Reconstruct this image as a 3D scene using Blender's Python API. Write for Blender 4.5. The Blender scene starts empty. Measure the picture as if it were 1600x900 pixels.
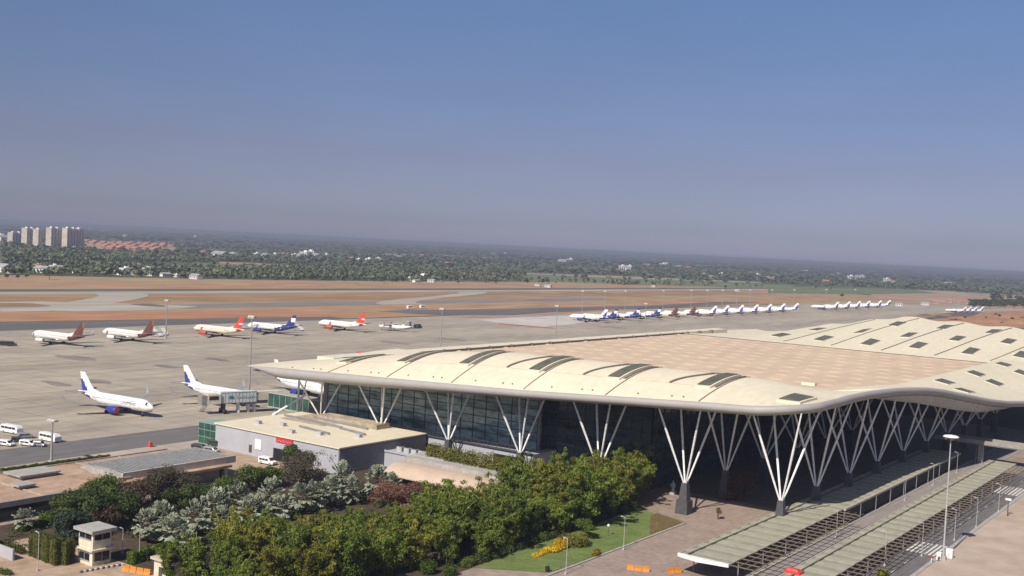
import bpy, math, random
import numpy as np
from mathutils import Vector, Matrix

random.seed(7)
S = bpy.context.scene
C = S.collection
R_ = math.radians

# ------------------------------------------------------------------ camera
F, CX, CY, H = 1726.16, 800.0, 450.0, 62.0
RW = np.array([[0.811480433, 0.0629393782, -0.580980329],
               [0.582182542, -0.000942042949, 0.813057562],
               [0.050626029, -0.998016907, -0.0374066567]])
cam = bpy.data.cameras.new('camera'); cam_o = bpy.data.objects.new('camera', cam); C.objects.link(cam_o)
cam.sensor_width = 36.0; cam.lens = 36.0 * F / 1600.0
cam.clip_start = 1.0; cam.clip_end = 120000.0
m4 = Matrix.Identity(4)
for i in range(3):
    m4[i][0] = RW[i, 0]; m4[i][1] = -RW[i, 1]; m4[i][2] = -RW[i, 2]
m4[2][3] = H
cam_o.matrix_world = m4
S.camera = cam_o

def G(px, py, z=0.0):
    """survey point of the photograph on the level z (metres; x along the terminal front, y away)"""
    d = RW @ np.array([px - CX, py - CY, F]); t = (z - H) / d[2]
    return (d[0] * t, d[1] * t, z)
def GYX(px, X, z=0.0):
    """y of the point on the line x = X at level z that is seen at column px"""
    lo, hi = 100.0, 6000.0
    def col(Y):
        v = RW.T @ np.array([X, Y, z - H]); return CX + F * v[0] / v[2]
    for _ in range(50):
        mid = (lo + hi) / 2
        if col(mid) < px: lo = mid
        else: hi = mid
    return (lo + hi) / 2

# ------------------------------------------------------------------ materials
MATS = {}
def M(name, col, rough=0.75, var=0.12, scale=0.5, stretch=(1, 1, 1), metal=0.0, col2=None, fine=0.06,
      fscale=4.0, spec=0.4, rnd=0.0, bump=0.0, trans=0.0, lo=0.35, hi=0.65):
    if name in MATS: return MATS[name]
    m = bpy.data.materials.new(name); m.use_nodes = True
    nt = m.node_tree; N = nt.nodes; L = nt.links
    b = N['Principled BSDF']
    b.inputs['Roughness'].default_value = rough
    b.inputs['Metallic'].default_value = metal
    b.inputs['Specular IOR Level'].default_value = spec
    geo = N.new('ShaderNodeNewGeometry'); mp = N.new('ShaderNodeMapping')
    L.new(geo.outputs['Position'], mp.inputs['Vector'])
    mp.inputs['Scale'].default_value = [scale * s for s in stretch]
    n1 = N.new('ShaderNodeTexNoise'); n1.inputs['Scale'].default_value = 1.0; n1.inputs['Detail'].default_value = 5
    n1.inputs['Roughness'].default_value = 0.6
    L.new(mp.outputs['Vector'], n1.inputs['Vector'])
    r = N.new('ShaderNodeValToRGB')
    a = col; c2 = col2
    if c2 is None:
        a = [c * (1 - var) for c in col]; c2 = [min(1, c * (1 + var)) for c in col]
    r.color_ramp.elements[0].position = lo; r.color_ramp.elements[1].position = hi
    r.color_ramp.elements[0].color = (*a[:3], 1); r.color_ramp.elements[1].color = (*c2[:3], 1)
    L.new(n1.outputs['Fac'], r.inputs['Fac'])
    out = r.outputs['Color']
    if fine > 0:
        n2 = N.new('ShaderNodeTexNoise'); n2.inputs['Scale'].default_value = fscale; n2.inputs['Detail'].default_value = 3
        L.new(mp.outputs['Vector'], n2.inputs['Vector'])
        mr = N.new('ShaderNodeMapRange'); mr.inputs['From Min'].default_value = 0.3; mr.inputs['From Max'].default_value = 0.7
        mr.inputs['To Min'].default_value = 1 - fine * 2; mr.inputs['To Max'].default_value = 1 + fine * 2
        L.new(n2.outputs['Fac'], mr.inputs['Value'])
        mx = N.new('ShaderNodeVectorMath'); mx.operation = 'SCALE'
        L.new(out, mx.inputs[0]); L.new(mr.outputs['Result'], mx.inputs['Scale'])
        out = mx.outputs['Vector']
    if rnd > 0:
        oi = N.new('ShaderNodeObjectInfo'); mr2 = N.new('ShaderNodeMapRange')
        mr2.inputs['To Min'].default_value = 1 - rnd; mr2.inputs['To Max'].default_value = 1 + rnd
        L.new(oi.outputs['Random'], mr2.inputs['Value'])
        mx = N.new('ShaderNodeVectorMath'); mx.operation = 'SCALE'
        L.new(out, mx.inputs[0]); L.new(mr2.outputs['Result'], mx.inputs['Scale'])
        out = mx.outputs['Vector']
    L.new(out, b.inputs['Base Color'])
    if bump > 0:
        bp = N.new('ShaderNodeBump'); bp.inputs['Strength'].default_value = bump; bp.inputs['Distance'].default_value = 0.3
        L.new(n1.outputs['Fac'], bp.inputs['Height']); L.new(bp.outputs['Normal'], b.inputs['Normal'])
    if trans > 0:
        tr = N.new('ShaderNodeBsdfTranslucent'); L.new(out, tr.inputs['Color'])
        ms = N.new('ShaderNodeMixShader'); ms.inputs['Fac'].default_value = trans
        L.new(b.outputs['BSDF'], ms.inputs[1]); L.new(tr.outputs['BSDF'], ms.inputs[2])
        L.new(ms.outputs['Shader'], N['Material Output'].inputs['Surface'])
    MATS[name] = m
    return m

white = M('white paint', (.78, .77, .74), .35, .04, .3)
cream = M('cream roof sheet', (.70, .625, .465), .6, .025, .05, fine=.03, fscale=14, stretch=(1, .35, 1))
cream_wall = M('cream render', (.66, .59, .45), .8, .08, .4)
fascia_m = M('grey aluminium', (.35, .325, .31), .55, .02, .1, fine=.015, spec=.35)
soffit_m = M('grey soffit', (.45, .44, .43), .6, .06, .2)
steel_white = M('white steel tube', (.86, .85, .82), .4, .05, .4)
dark_metal = M('dark metal', (.07, .075, .08), .5, .15, .5)
seam_m = M('seam', (.16, .14, .115), .6, .1, .5)
glass_sky = M('skylight glazing', (.12, .115, .085), .5, .2, .25, spec=.25)
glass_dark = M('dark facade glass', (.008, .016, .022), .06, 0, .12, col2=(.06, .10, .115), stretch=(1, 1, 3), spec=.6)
glass_teal = M('teal facade glass', (.06, .12, .125), .1, .0, .12, col2=(.42, .56, .54), stretch=(1, 1, 3.5), spec=.6)  # pale bands in the base colour stand in for reflections
glass_green = M('green glass', (.012, .07, .05), .1, .3, .3, spec=.6)
ped_m = M('dark granite', (.07, .07, .075), .6, .15, .8)
grey_wall = M('grey render', (.40, .40, .43), .75, .025, .1, fine=.02)
grey_dark = M('grey duct and shade sheet', (.22, .22, .235), .6, .08, .3)
conc = M('concrete', (.36, .34, .31), .85, .1, .4)
black_m = M('black shade', (.012, .012, .014), .7, .1, .5)
rubber = M('rubber', (.02, .02, .02), .8, .1, 2)
red_m = M('red paint', (.55, .06, .05), .45, .08, .5)
blue_m = M('indigo paint', (.035, .05, .30), .4, .08, .5)
navy_m = M('navy paint', (.03, .045, .20), .4, .08, .5)
maroon = M('maroon paint', (.13, .05, .045), .4, .2, .5)
win_m = M('window glass', (.02, .025, .03), .1, .1, 1, spec=.6)

# ------------------------------------------------------------------ mesh builder
class MB:
    def __init__(s): s.v = []; s.f = []; s.m = []
    def add(s, vs, fs, mi=0):
        o = len(s.v); s.v += [tuple(p) for p in vs]; s.f += [tuple(i + o for i in f) for f in fs]; s.m += [mi] * len(fs)
        return s
    def box(s, x0, x1, y0, y1, z0, z1, mi=0):
        return s.add([(x0, y0, z0), (x1, y0, z0), (x1, y1, z0), (x0, y1, z0), (x0, y0, z1), (x1, y0, z1), (x1, y1, z1), (x0, y1, z1)],
                     [(3, 2, 1, 0), (4, 5, 6, 7), (0, 1, 5, 4), (1, 2, 6, 5), (2, 3, 7, 6), (3, 0, 4, 7)], mi)
    def frustum(s, cx, cy, z0, z1, a0, b0, a1, b1, mi=0):
        v = [(cx + i * a0, cy + j * b0, z0) for i, j in ((-1, -1), (1, -1), (1, 1), (-1, 1))] + \
            [(cx + i * a1, cy + j * b1, z1) for i, j in ((-1, -1), (1, -1), (1, 1), (-1, 1))]
        return s.add(v, [(3, 2, 1, 0), (4, 5, 6, 7), (0, 1, 5, 4), (1, 2, 6, 5), (2, 3, 7, 6), (3, 0, 4, 7)], mi)
    def beam(s, p, q, w, h, mi=0):
        p = Vector(p); q = Vector(q); d = (q - p).normalized()
        u = d.cross(Vector((0, 0, 1)));
        if u.length < 1e-3: u = Vector((1, 0, 0))
        u.normalize(); n = u.cross(d)
        v = []
        for c in (p, q):
            for i, j in ((-1, -1), (1, -1), (1, 1), (-1, 1)): v.append(c + u * (i * w / 2) + n * (j * h / 2))
        return s.add(v, [(0, 1, 2, 3), (7, 6, 5, 4), (0, 4, 5, 1), (1, 5, 6, 2), (2, 6, 7, 3), (3, 7, 4, 0)], mi)
    def tube(s, p, q, r0, r1=None, n=8, mi=0):
        r1 = r0 if r1 is None else r1
        p = Vector(p); q = Vector(q); d = (q - p).normalized()
        u = d.orthogonal().normalized(); w = d.cross(u); v = []
        for c, r in ((p, r0), (q, r1)):
            for k in range(n):
                a = 2 * math.pi * k / n; v.append(c + (u * math.cos(a) + w * math.sin(a)) * r)
        f = [(k, (k + 1) % n, n + (k + 1) % n, n + k) for k in range(n)]
        f += [tuple(range(n - 1, -1, -1)), tuple(range(n, 2 * n))]
        return s.add(v, f, mi)
    def path(s, pts, r, n=6, mi=0):
        for a, b in zip(pts[:-1], pts[1:]): s.tube(a, b, r, r, n, mi)
        return s
    def loft(s, rings, caps=True, mi=0, fm=None):
        n = len(rings[0]); v = [p for r in rings for p in r]; f = []; base = len(s.f)
        for i in range(len(rings) - 1):
            for k in range(n):
                f.append((i * n + k, i * n + (k + 1) % n, (i + 1) * n + (k + 1) % n, (i + 1) * n + k))
        if caps: f += [tuple(range(n - 1, -1, -1)), tuple(range((len(rings) - 1) * n, len(rings) * n))]
        s.add(v, f, mi)
        if fm:
            for q in range(base, len(s.f)):
                c = np.mean([s.v[i] for i in s.f[q]], axis=0); s.m[q] = fm(c)
        return s
    def prism(s, poly, z0, z1, mi=0):
        n = len(poly); v = [(x, y, z0) for x, y in poly] + [(x, y, z1) for x, y in poly]
        f = [(k, (k + 1) % n, n + (k + 1) % n, n + k) for k in range(n)] + [tuple(range(n - 1, -1, -1)), tuple(range(n, 2 * n))]
        return s.add(v, f, mi)
    def grid(s, P, mi=0, flip=False):
        ny, nx = len(P), len(P[0]); v = [p for r in P for p in r]; f = []
        for j in range(ny - 1):
            for i in range(nx - 1):
                q = (j * nx + i, j * nx + i + 1, (j + 1) * nx + i + 1, (j + 1) * nx + i)
                f.append(q[::-1] if flip else q)
        return s.add(v, f, mi)
    def dome(s, c, rx, ry, rz, mi=0, nu=12, nv=6, full=False, jit=0.0, rng=random):
        rings = []; lo = -math.pi / 2 * 0.95 if full else 0.0
        for j in range(nv):
            a = lo + (math.pi / 2 * 0.97 - lo) * j / (nv - 1)
            rings.append([(c[0] + rx * math.cos(a) * math.cos(2 * math.pi * k / nu) * (1 + rng.uniform(-jit, jit)),
                           c[1] + ry * math.cos(a) * math.sin(2 * math.pi * k / nu) * (1 + rng.uniform(-jit, jit)),
                           c[2] + rz * math.sin(a) * (1 + rng.uniform(-jit, jit))) for k in range(nu)])
        return s.loft(rings, True, mi)
    def mesh(s, name, mats, smooth=False):
        me = bpy.data.meshes.new(name); me.from_pydata(s.v, [], s.f)
        for m in (mats if isinstance(mats, (list, tuple)) else [mats]): me.materials.append(m)
        if any(s.m): me.polygons.foreach_set('material_index', s.m)
        if smooth:
            me.polygons.foreach_set('use_smooth', [True] * len(s.f))
            try: me.set_sharp_from_angle(angle=R_(35))
            except Exception: pass
        me.update(); return me
    def build(s, name, mats, parent=None, smooth=False):
        return ob(name, s.mesh(name, mats, smooth), parent)

def ob(name, me, parent=None):
    o = bpy.data.objects.new(name, me); C.objects.link(o)
    if parent is not None: o.parent = parent
    return o
def tag(o, label=None, cat=None, group=None, kind=None):
    if label: o['label'] = label
    if cat: o['category'] = cat
    if group: o['group'] = group
    if kind: o['kind'] = kind
    return o
def thing(name, label, cat, loc=(0, 0, 0), rz=0.0, group=None):
    o = bpy.data.objects.new(name, None); C.objects.link(o)
    o.location = loc; o.rotation_euler = (0, 0, rz); o.empty_display_size = 0.5
    return tag(o, label, cat, group)
KIDS = {}
def copy_tree(o, loc=None, rz=None, sc=None, label=None, group=None, parent=None):
    c = o.copy(); C.objects.link(c)
    if parent is not None: c.parent = parent
    for ch in list(o.children): copy_tree(ch, parent=c)
    if loc is not None: c.location = loc
    if rz is not None: c.rotation_euler = (0, 0, rz)
    if sc is not None: c.scale = sc if isinstance(sc, tuple) else (sc, sc, sc)
    if label: c['label'] = label
    if group: c['group'] = group
    return c

# ------------------------------------------------------------------ ground and paving
def sheet(name, pts, z, mat, kind='structure', sub=1):
    me = bpy.data.meshes.new(name)
    me.from_pydata([(p[0], p[1], z) for p in pts], [], [tuple(range(len(pts)))])
    me.update()
    if me.polygons[0].normal.z < 0: me.flip_normals()
    me.materials.append(mat)
    return tag(ob(name, me), kind=kind)
def rect(name, x0, x1, y0, y1, z, mat): return sheet(name, [(x0, y0), (x1, y0), (x1, y1), (x0, y1)], z, mat)
def patch(name, px, z, mat): return sheet(name, [G(*p)[:2] for p in px], z, mat)

countryside = M('countryside', (.075, .09, .045), .95, .0, .0022, col2=(.16, .135, .085), stretch=(1.0, .45, 1), fine=.18, fscale=9, lo=.46, hi=.66)
soil = M('dry airfield soil', (.375, .20, .105), .95, 0, .008, col2=(.33, .245, .14), stretch=(1.4, .35, 1), fine=.12, fscale=5, lo=.38, hi=.62)
soil_red = M('red soil', (.37, .175, .085), .95, 0, .012, col2=(.36, .205, .11), stretch=(1.4, .4, 1), fine=.1)
dry_grass = M('dry brown grass', (.25, .16, .08), .95, 0, .01, col2=(.34, .21, .115), stretch=(1.4, .3, 1), fine=.12)
apron_m = M('apron concrete', (.295, .25, .20), .85, 0, .012, col2=(.40, .345, .27), stretch=(2.2, .55, 1), fine=.07, fscale=8, lo=.33, hi=.6)
apron_new = M('new pale concrete', (.50, .46, .41), .85, .06, .02)
taxi_m = M('taxiway asphalt', (.20, .19, .175), .9, .12, .01, stretch=(2, .4, 1))
asphalt_dark = M('dark asphalt', (.115, .108, .105), .9, .18, .01, stretch=(2, .3, 1))
runway_m = M('runway asphalt', (.10, .105, .085), .9, .12, .01, stretch=(2, .3, 1))
shoulder_m = M('pale shoulder', (.37, .33, .27), .9, .1, .01, stretch=(2, .3, 1))
road_m = M('road asphalt', (.145, .135, .13), .9, .12, .15, stretch=(2.5, .3, 1))
land_m = M('landside paving', (.26, .20, .155), .9, 0, .08, col2=(.33, .265, .21), fine=.08)
plaza_m = M('plaza pavers', (.30, .23, .19), .85, .1, .2, fine=.05)
earth_m = M('bare earth', (.34, .235, .155), .95, 0, .1, col2=(.42, .31, .22), fine=.08)
bed_m = M('planting bed soil', (.065, .045, .028), .95, .25, .4)
lawn_m = M('lawn grass', (.10, .145, .035), .95, 0, .25, col2=(.155, .195, .055), fine=.14, fscale=12)
lot_m = M('sandy lot', (.40, .31, .245), .95, 0, .05, col2=(.45, .36, .29), fine=.05, stretch=(1, .8, 1))

rect('ground', -34000, 30000, -3000, 34000, 0, countryside)
rect('airfield_soil', -1130, -600, -800, 2250, .05, soil)
sheet('airfield_verge', [(-1130, -800), (-1215, 600), (-1150, 950), (-1095, 1500), (-960, 2250), (-1130, 2250)][::-1] if False else
      [(-1300, -800), (-1129, -800), (-1129, 1200), (-1150, 950), (-1215, 650)], .045, soil)
sheet('far_airfield_soil', [(-1130, 2249), (-200, 2249), (-200, 1150), (-600, 1150), (-600, 2900), (-900, 2900)], .04, soil) if False else None
rect('end_soil', -600, -60, 1500, 2500, .03, soil)
rect('runway', -956, -920, -800, 2600, .14, runway_m)
rect('runway_shoulder', -920, -889, -800, 2600, .12, shoulder_m)
rect('taxiway', -758, -716, -800, 1250, .13, taxi_m)
rect('dry_grass_strip', -880, -770, 330, 1900, .08, dry_grass)
rect('apron', -592, -255, -300, 2050, .10, apron_m)
rect('taxilane', -652, -592, -300, 620, .12, asphalt_dark)
# curved links between runway and taxiway
def link(x0, y0, x1, y1, w, name='taxiway_link'):
    L_, R2 = [], []
    for k in range(13):
        t = k / 12; e = t * t * (3 - 2 * t)
        x = x0 + (x1 - x0) * t; y = y0 + (y1 - y0) * e
        L_.append((x, y - w)); R2.append((x, y + w))
    sheet(name, L_ + R2[::-1], .16, shoulder_m)
link(-895, 620, -716, 470, 26); link(-895, 250, -716, 430, 20); link(-895, 1150, -716, 820, 30)
patch('taxiway_turn', [(0, 472), (60, 471), (200, 474), (310, 479), (260, 485), (120, 487), (0, 484)], .165, shoulder_m)
patch('dark_grass', [(200, 475.5), (235, 475), (262, 478), (255, 480), (225, 478.5)], .18, asphalt_dark)
patch('brown_verge', [(0, 473.5), (50, 474), (82, 478), (60, 480), (0, 481)], .18, dry_grass)
patch('red_verge', [(0, 491), (150, 489), (400, 485), (640, 488), (560, 494), (380, 497), (200, 500), (0, 503)], .15, soil_red)
patch('asphalt_patch', [(590, 487), (640, 484), (720, 484), (860, 481), (1000, 478), (1120, 472), (1190, 472), (1120, 477), (1010, 482), (880, 487), (800, 493), (700, 493)], .17, asphalt_dark)
patch('red_line', [(640, 495), (760, 497), (900, 489), (1000, 484), (1000, 480), (880, 488), (800, 494.5)], .165, soil_red)
patch('new_apron', [(742, 500), (800, 497), (905, 492), (940, 500), (885, 508), (850, 511), (800, 507)], .18, apron_new)
patch('red_edge', [(780, 505), (862, 512), (868, 514), (780, 507)], .2, soil_red)
patch('red_mounds_ground', [(1395, 498), (1480, 489), (1640, 484), (1640, 515), (1500, 508)], .13, soil_red)
patch('grey_ground', [(1400, 498), (1440, 491), (1535, 488), (1520, 494), (1440, 500)], .15, asphalt_dark)
# landside
rect('landside_ground', -255, 40, 40, 460, .06, land_m)
rect('airside_road', -283, -263, 60, 232, .12, road_m)
rect('bare_verge', -258, -214, 60, 208, .09, earth_m)
rect('planting_bed', -212, -126, 108, 243, .10, bed_m)
sheet('lawn', [(-126, 168), (-113.5, 176), (-112.6, 231), (-122, 234.5), (-127.5, 236)], .13, lawn_m)
sheet('flower_bed', [(-113.6, 216), (-112.9, 231.5), (-122, 235), (-121.6, 231)], .16,
      M('red brown flower bed', (.14, .065, .035), .95, 0, .9, col2=(.13, .12, .035), fine=.25))
sheet('plaza', [(-112.4, 150), (-95.5, 150), (-95.5, 262), (-139, 262), (-139, 243), (-127.5, 238), (-112, 232)], .12, plaza_m)
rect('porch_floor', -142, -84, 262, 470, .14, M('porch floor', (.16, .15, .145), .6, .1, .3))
rect('inner_road', -83.6, -76.4, 60, 430, .12, M('inner road paving', (.26, .235, .215), .9, .08, .2, stretch=(3, .2, 1)))
rect('access_road', -67.5, -60.3, 60, 470, .12, road_m)
rect('sandy_lot', -59.4, 40, 60, 470, .11, lot_m)
rect('entry_path', -200, -150, 70, 124, .12, earth_m)
k = MB(); k.box(-60.3, -59.4, 60, 470, 0, .24); tag(k.build('kerb', conc), kind='structure')
k = MB(); k.box(-76.4, -76.0, 60, 430, 0, .26); k.box(-84, -83.6, 60, 430, 0, .26); tag(k.build('kerb', conc), kind='structure')
k = MB(); k.box(-112.9, -112.4, 170, 231, 0, .25); tag(k.build('lawn_kerb', conc), kind='structure')
paint_w = M('white road paint', (.62, .58, .54), .8, .15, 1)
k = MB()
for i in range(7):
    x = -66.9 + i * .95; k.add([(x, 246, .135), (x + .5, 246, .135), (x + .5, 257, .135), (x, 257, .135)], [(0, 1, 2, 3)])
for i in range(7):
    x = -66.9 + i * .95; k.add([(x, 330, .135), (x + .5, 330, .135), (x + .5, 343, .135), (x, 343, .135)], [(0, 1, 2, 3)])
for i in range(30):
    y = 100 + i * 9.0
    if 240 < y < 258 or 325 < y < 345: continue
    k.add([(-64, y, .136), (-63.85, y, .136), (-63.85, y + 3, .136), (-64, y + 3, .136)], [(0, 1, 2, 3)])
tag(k.build('road_markings', paint_w), kind='structure')
k = MB(); yl = M('yellow taxi line', (.42, .33, .10), .85, .2, .5)
for y in (327.6, 373.3, 434.7, 482.1, 538.4): k.add([(-592, y, .13), (-592, y + .4, .13), (-470, y + .4, .13), (-470, y, .13)], [(0, 3, 2, 1)])
for y in (222, 263, 306, 359): k.add([(-450, y, .13), (-450, y + .35, .13), (-300, y + .35, .13), (-300, y, .13)], [(0, 3, 2, 1)])
k.add([(-450.5, -200, .132), (-450, -200, .132), (-450, 1200, .132), (-450.5, 1200, .132)], [(0, 1, 2, 3)])
tag(k.build('apron_markings', yl), kind='structure')
k = MB(); jm = M('slab joint', (.16, .14, .12), .9, .1, .5)
for i in range(26):
    x = -270 - i * 12.5; k.add([(x, -100, .115), (x + .22, -100, .115), (x + .22, 900, .115), (x, 900, .115)], [(0, 1, 2, 3)])
for i in range(40):
    y = 100 + i * 12.5; k.add([(-590, y, .118), (-256, y, .118), (-256, y + .18, .118), (-590, y + .18, .118)], [(0, 1, 2, 3)])
tag(k.build('apron_joints', jm), kind='structure')
oil = M('tyre and oil stain', (.235, .20, .17), .8, .25, .05, stretch=(.3, 2, 1))
for i, (px, py, a, b) in enumerate([(150, 596, 9, 2.2), (262, 573, 8, 2.5), (340, 562, 8, 2), (90, 600, 10, 1.5), (620, 536, 12, 3), (700, 530, 14, 2.5), (120, 560, 14, 3), (960, 512, 12, 4), (960, 470, 1, 1)]):
    c = G(px, py); n = 18; rg = random.Random(i)
    sheet('stain', [(c[0] + a * math.cos(t * 2 * math.pi / n) * rg.uniform(.7, 1.2), c[1] + 2.2 * b * math.sin(t * 2 * math.pi / n) * rg.uniform(.7, 1.2)) for t in range(n)], .122, oil)

# ------------------------------------------------------------------ terminal
def smooth(t): t = min(1, max(0, t)); return t * t * (3 - 2 * t)
XW, XE, YS, YN = -263.5, -86.0, 230.0, 622.0
eave_top = lambda x: float(np.interp(x, [-262, -245, -206, -159.5, -110, -86], [21.2, 21.9, 23.6, 25.6, 28.7, 29.9]))
crest = lambda x: float(np.interp(x, [-262, -245, -226, -206, -183, -159, -135, -110, -86], [21.6, 23.8, 26.9, 29.7, 31.8, 32.1, 32.4, 32.6, 31.4]))
EE_Y = [228, 238.5, 248.5, 259.5, 271.5, 283.5, 296.5, 308.5, 320.5, 333.5, 345.5, 359, 373.5, 394, 415.5, 440, 480, 530, 580, 622]
EE_Z = [29.9, 29.8, 30.3, 30.6, 30.5, 30.2, 29.7, 29.1, 28.3, 26.9, 25.2, 23.3, 21.3, 19.1, 17.4, 16.6, 17.5, 21.0, 25.0, 27.0]
xe = lambda y: float(np.interp(y, [228, 275, 300, 330, 370, 420, 640], [-86, -86, -85.5, -83, -78, -76, -76]))
eastz = lambda y: float(np.interp(y, EE_Y, EE_Z))
FX0, FX1, FY0, FY1, FZ = -254.0, -106.0, 300.0, 507.0, 22.2
def zin(x, y):
    s = y - YS
    if s <= 26: return eave_top(x) + (crest(x) - eave_top(x)) * math.sin(math.pi / 2 * max(0, s) / 26) ** .95
    if y < 300: return crest(x) + (23.2 - crest(x)) * smooth((s - 26) / 44)
    if y < 507: return 23.2
    h = 21.9 + (y - 507) * .115 - .00025 * (y - 507) ** 2 * .6
    top = float(np.interp(x, [-262, -240, -220, -178, -140, -116, -86], [-.9, -.35, .35, 1.06, .97, .9, .85]))
    w = .55 * math.sin((x + 178) * 2 * math.pi / 24.2) * smooth((y - 507) / 30)
    return 22.4 + (h - 21.9) * max(-.2, top) + w
def zr(x, y):
    z = zin(x, y)
    if x > FX1:
        u = min(1.0, (x - FX1) / (xe(y) - FX1))
        if y < 300:
            ez = eastz(y); z = z + (ez - z) * smooth(u) if y > 256 else z + (ez - z) * smooth(u) * smooth((y - 228) / 28)
        else:
            zi = float(np.interp(y, [300, 330, 360, 500, 622], [26.5, 25.6, 24.2, 24.0, zin(FX1, 622)])) if y < 507 else max(zin(x, y), 24.0)
            z = zi + (eastz(y) - zi) * (u * .55 + .45 * smooth(u))
    if x > FX1 and False: pass
    return z
# plan outline with a rounded south-east corner
RC = 13.0
def clampx(x, y):
    if y < YS + RC:
        lim = XE - RC + math.sqrt(max(0, RC * RC - (YS + RC - y) ** 2)); return min(x, lim)
    if x > FX1: x = FX1 + (xe(y) - FX1) * (x - FX1) / (XE - FX1)
    return x
term = thing('terminal_building', 'long airport terminal with sweeping cream wave roof on white tree columns', 'airport terminal', (-170, 300, 0))
TO = Vector((-170, 300, 0))
class TB(MB):
    def build(s, name, mats, parent=None, smooth=False):
        s.v = [(x + 170, y - 300, z) for x, y, z in s.v] if parent is not None else s.v
        return MB.build(s, name, mats, parent, smooth)
xs = list(np.linspace(XW, XE, 89)); ys = list(np.linspace(YS, YN, 197))
rb = TB(); un = TB()
def addgrid(b, xs, ys, dz, flip=False):
    b.grid([[(clampx(x, y), y, zr(clampx(x, y), y) + dz) for x in xs] for y in ys], 0, flip)
# corner rows finer
ys_s = list(np.concatenate([np.linspace(YS, YS + RC, 14), np.linspace(YS + RC, 300, 30)[1:]]))
addgrid(rb, xs, ys_s, 0)
addgrid(rb, list(np.linspace(FX1, XE, 14)), list(np.linspace(300, FY1, 105)), 0)
addgrid(rb, xs, list(np.linspace(FY1, YN, 59)), 0)
rb.build('roof', cream, term, True)
addgrid(un, list(np.linspace(XW + .5, XE - .6, 45)), list(np.linspace(YS + .6, YN - 1, 100)), -1.5, True)
un.build('soffit', soffit_m, term, True)
# recessed flat roof with rows of small tilted pillows
flat_m = M('tan flat roof', (.575, .44, .31), .85, .05, .04, fine=.03, stretch=(1, .5, 1))
fb = TB(); nx, ny = 150, 84
P = []
fx = np.linspace(FX0, FX1, 297); fy = np.linspace(FY0, FY1, 420)
for y in fy:
    row = []
    for x in fx:
        a = (y - FY0) / 14.8; c = (x - FX0) / 8.7 + .5 * (int(a) % 2)
        fa = a - math.floor(a); fc = abs(c - math.floor(c) - .5)
        bump = .34 * max(0, min(1, (1 - fc * 2.9) * 2.2)) * max(0, 1 - abs(fa - .5) * 9)
        row.append((x, y, FZ + bump))
    P.append(row)
fb.grid(P); fb.build('flat_roof', flat_m, term)
# parapets
pb = TB()
pb.box(-261.5, -254.1, 258, 560, 20.8, 22.9); pb.build('west_parapet', cream, term)
pb = TB()
for i in range(18): pb.box(-254.1, -252.6, 300 + i * 14, 301 + i * 14, 21, 23.2)
pb.box(-254.2, -253.2, 262, 507, 20.9, 22.95)  # dark strip paints the shade on the parapet's inner face
pb.build('parapet_shade_strip', seam_m, term)
# fascia: tube swept round the south and east edges
def edge_pts():
    pts = []
    for x in np.linspace(XW, XE - RC, 70): pts.append((x, YS))
    for a in np.linspace(-90, 0, 14)[1:]:
        pts.append((XE - RC + RC * math.cos(R_(a)), YS + RC + RC * math.sin(R_(a))))
    for y in np.linspace(YS + RC, YN, 150)[1:]: pts.append((xe(y), y))
    return pts
ep = edge_pts(); rings = []
for i, (x, y) in enumerate(ep):
    a = ep[max(0, i - 1)]; c = ep[min(len(ep) - 1, i + 1)]
    t = Vector((c[0] - a[0], c[1] - a[1], 0)).normalized(); n = Vector((t.y, -t.x, 0))
    z = zr(x, y)
    w = (smooth((x - XW) / 16) * .85 + .15) * float(np.interp(x, [-262, -215, -160], [1.5, 1.4, 1.0]))
    prof = [(-.3, .1), (.2, .05), (.6, -.25), (.78, -.75), (.68, -1.3), (.15, -1.85), (-.7, -2.1), (-1.8, -2.0), (-1.6, -.2)]
    rings.append([(x + n.x * u * w, y + n.y * u * w, z + v * w) for u, v in prof])
fa = TB(); fa.loft(rings); fa.build('fascia', fascia_m, term, True)
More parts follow.
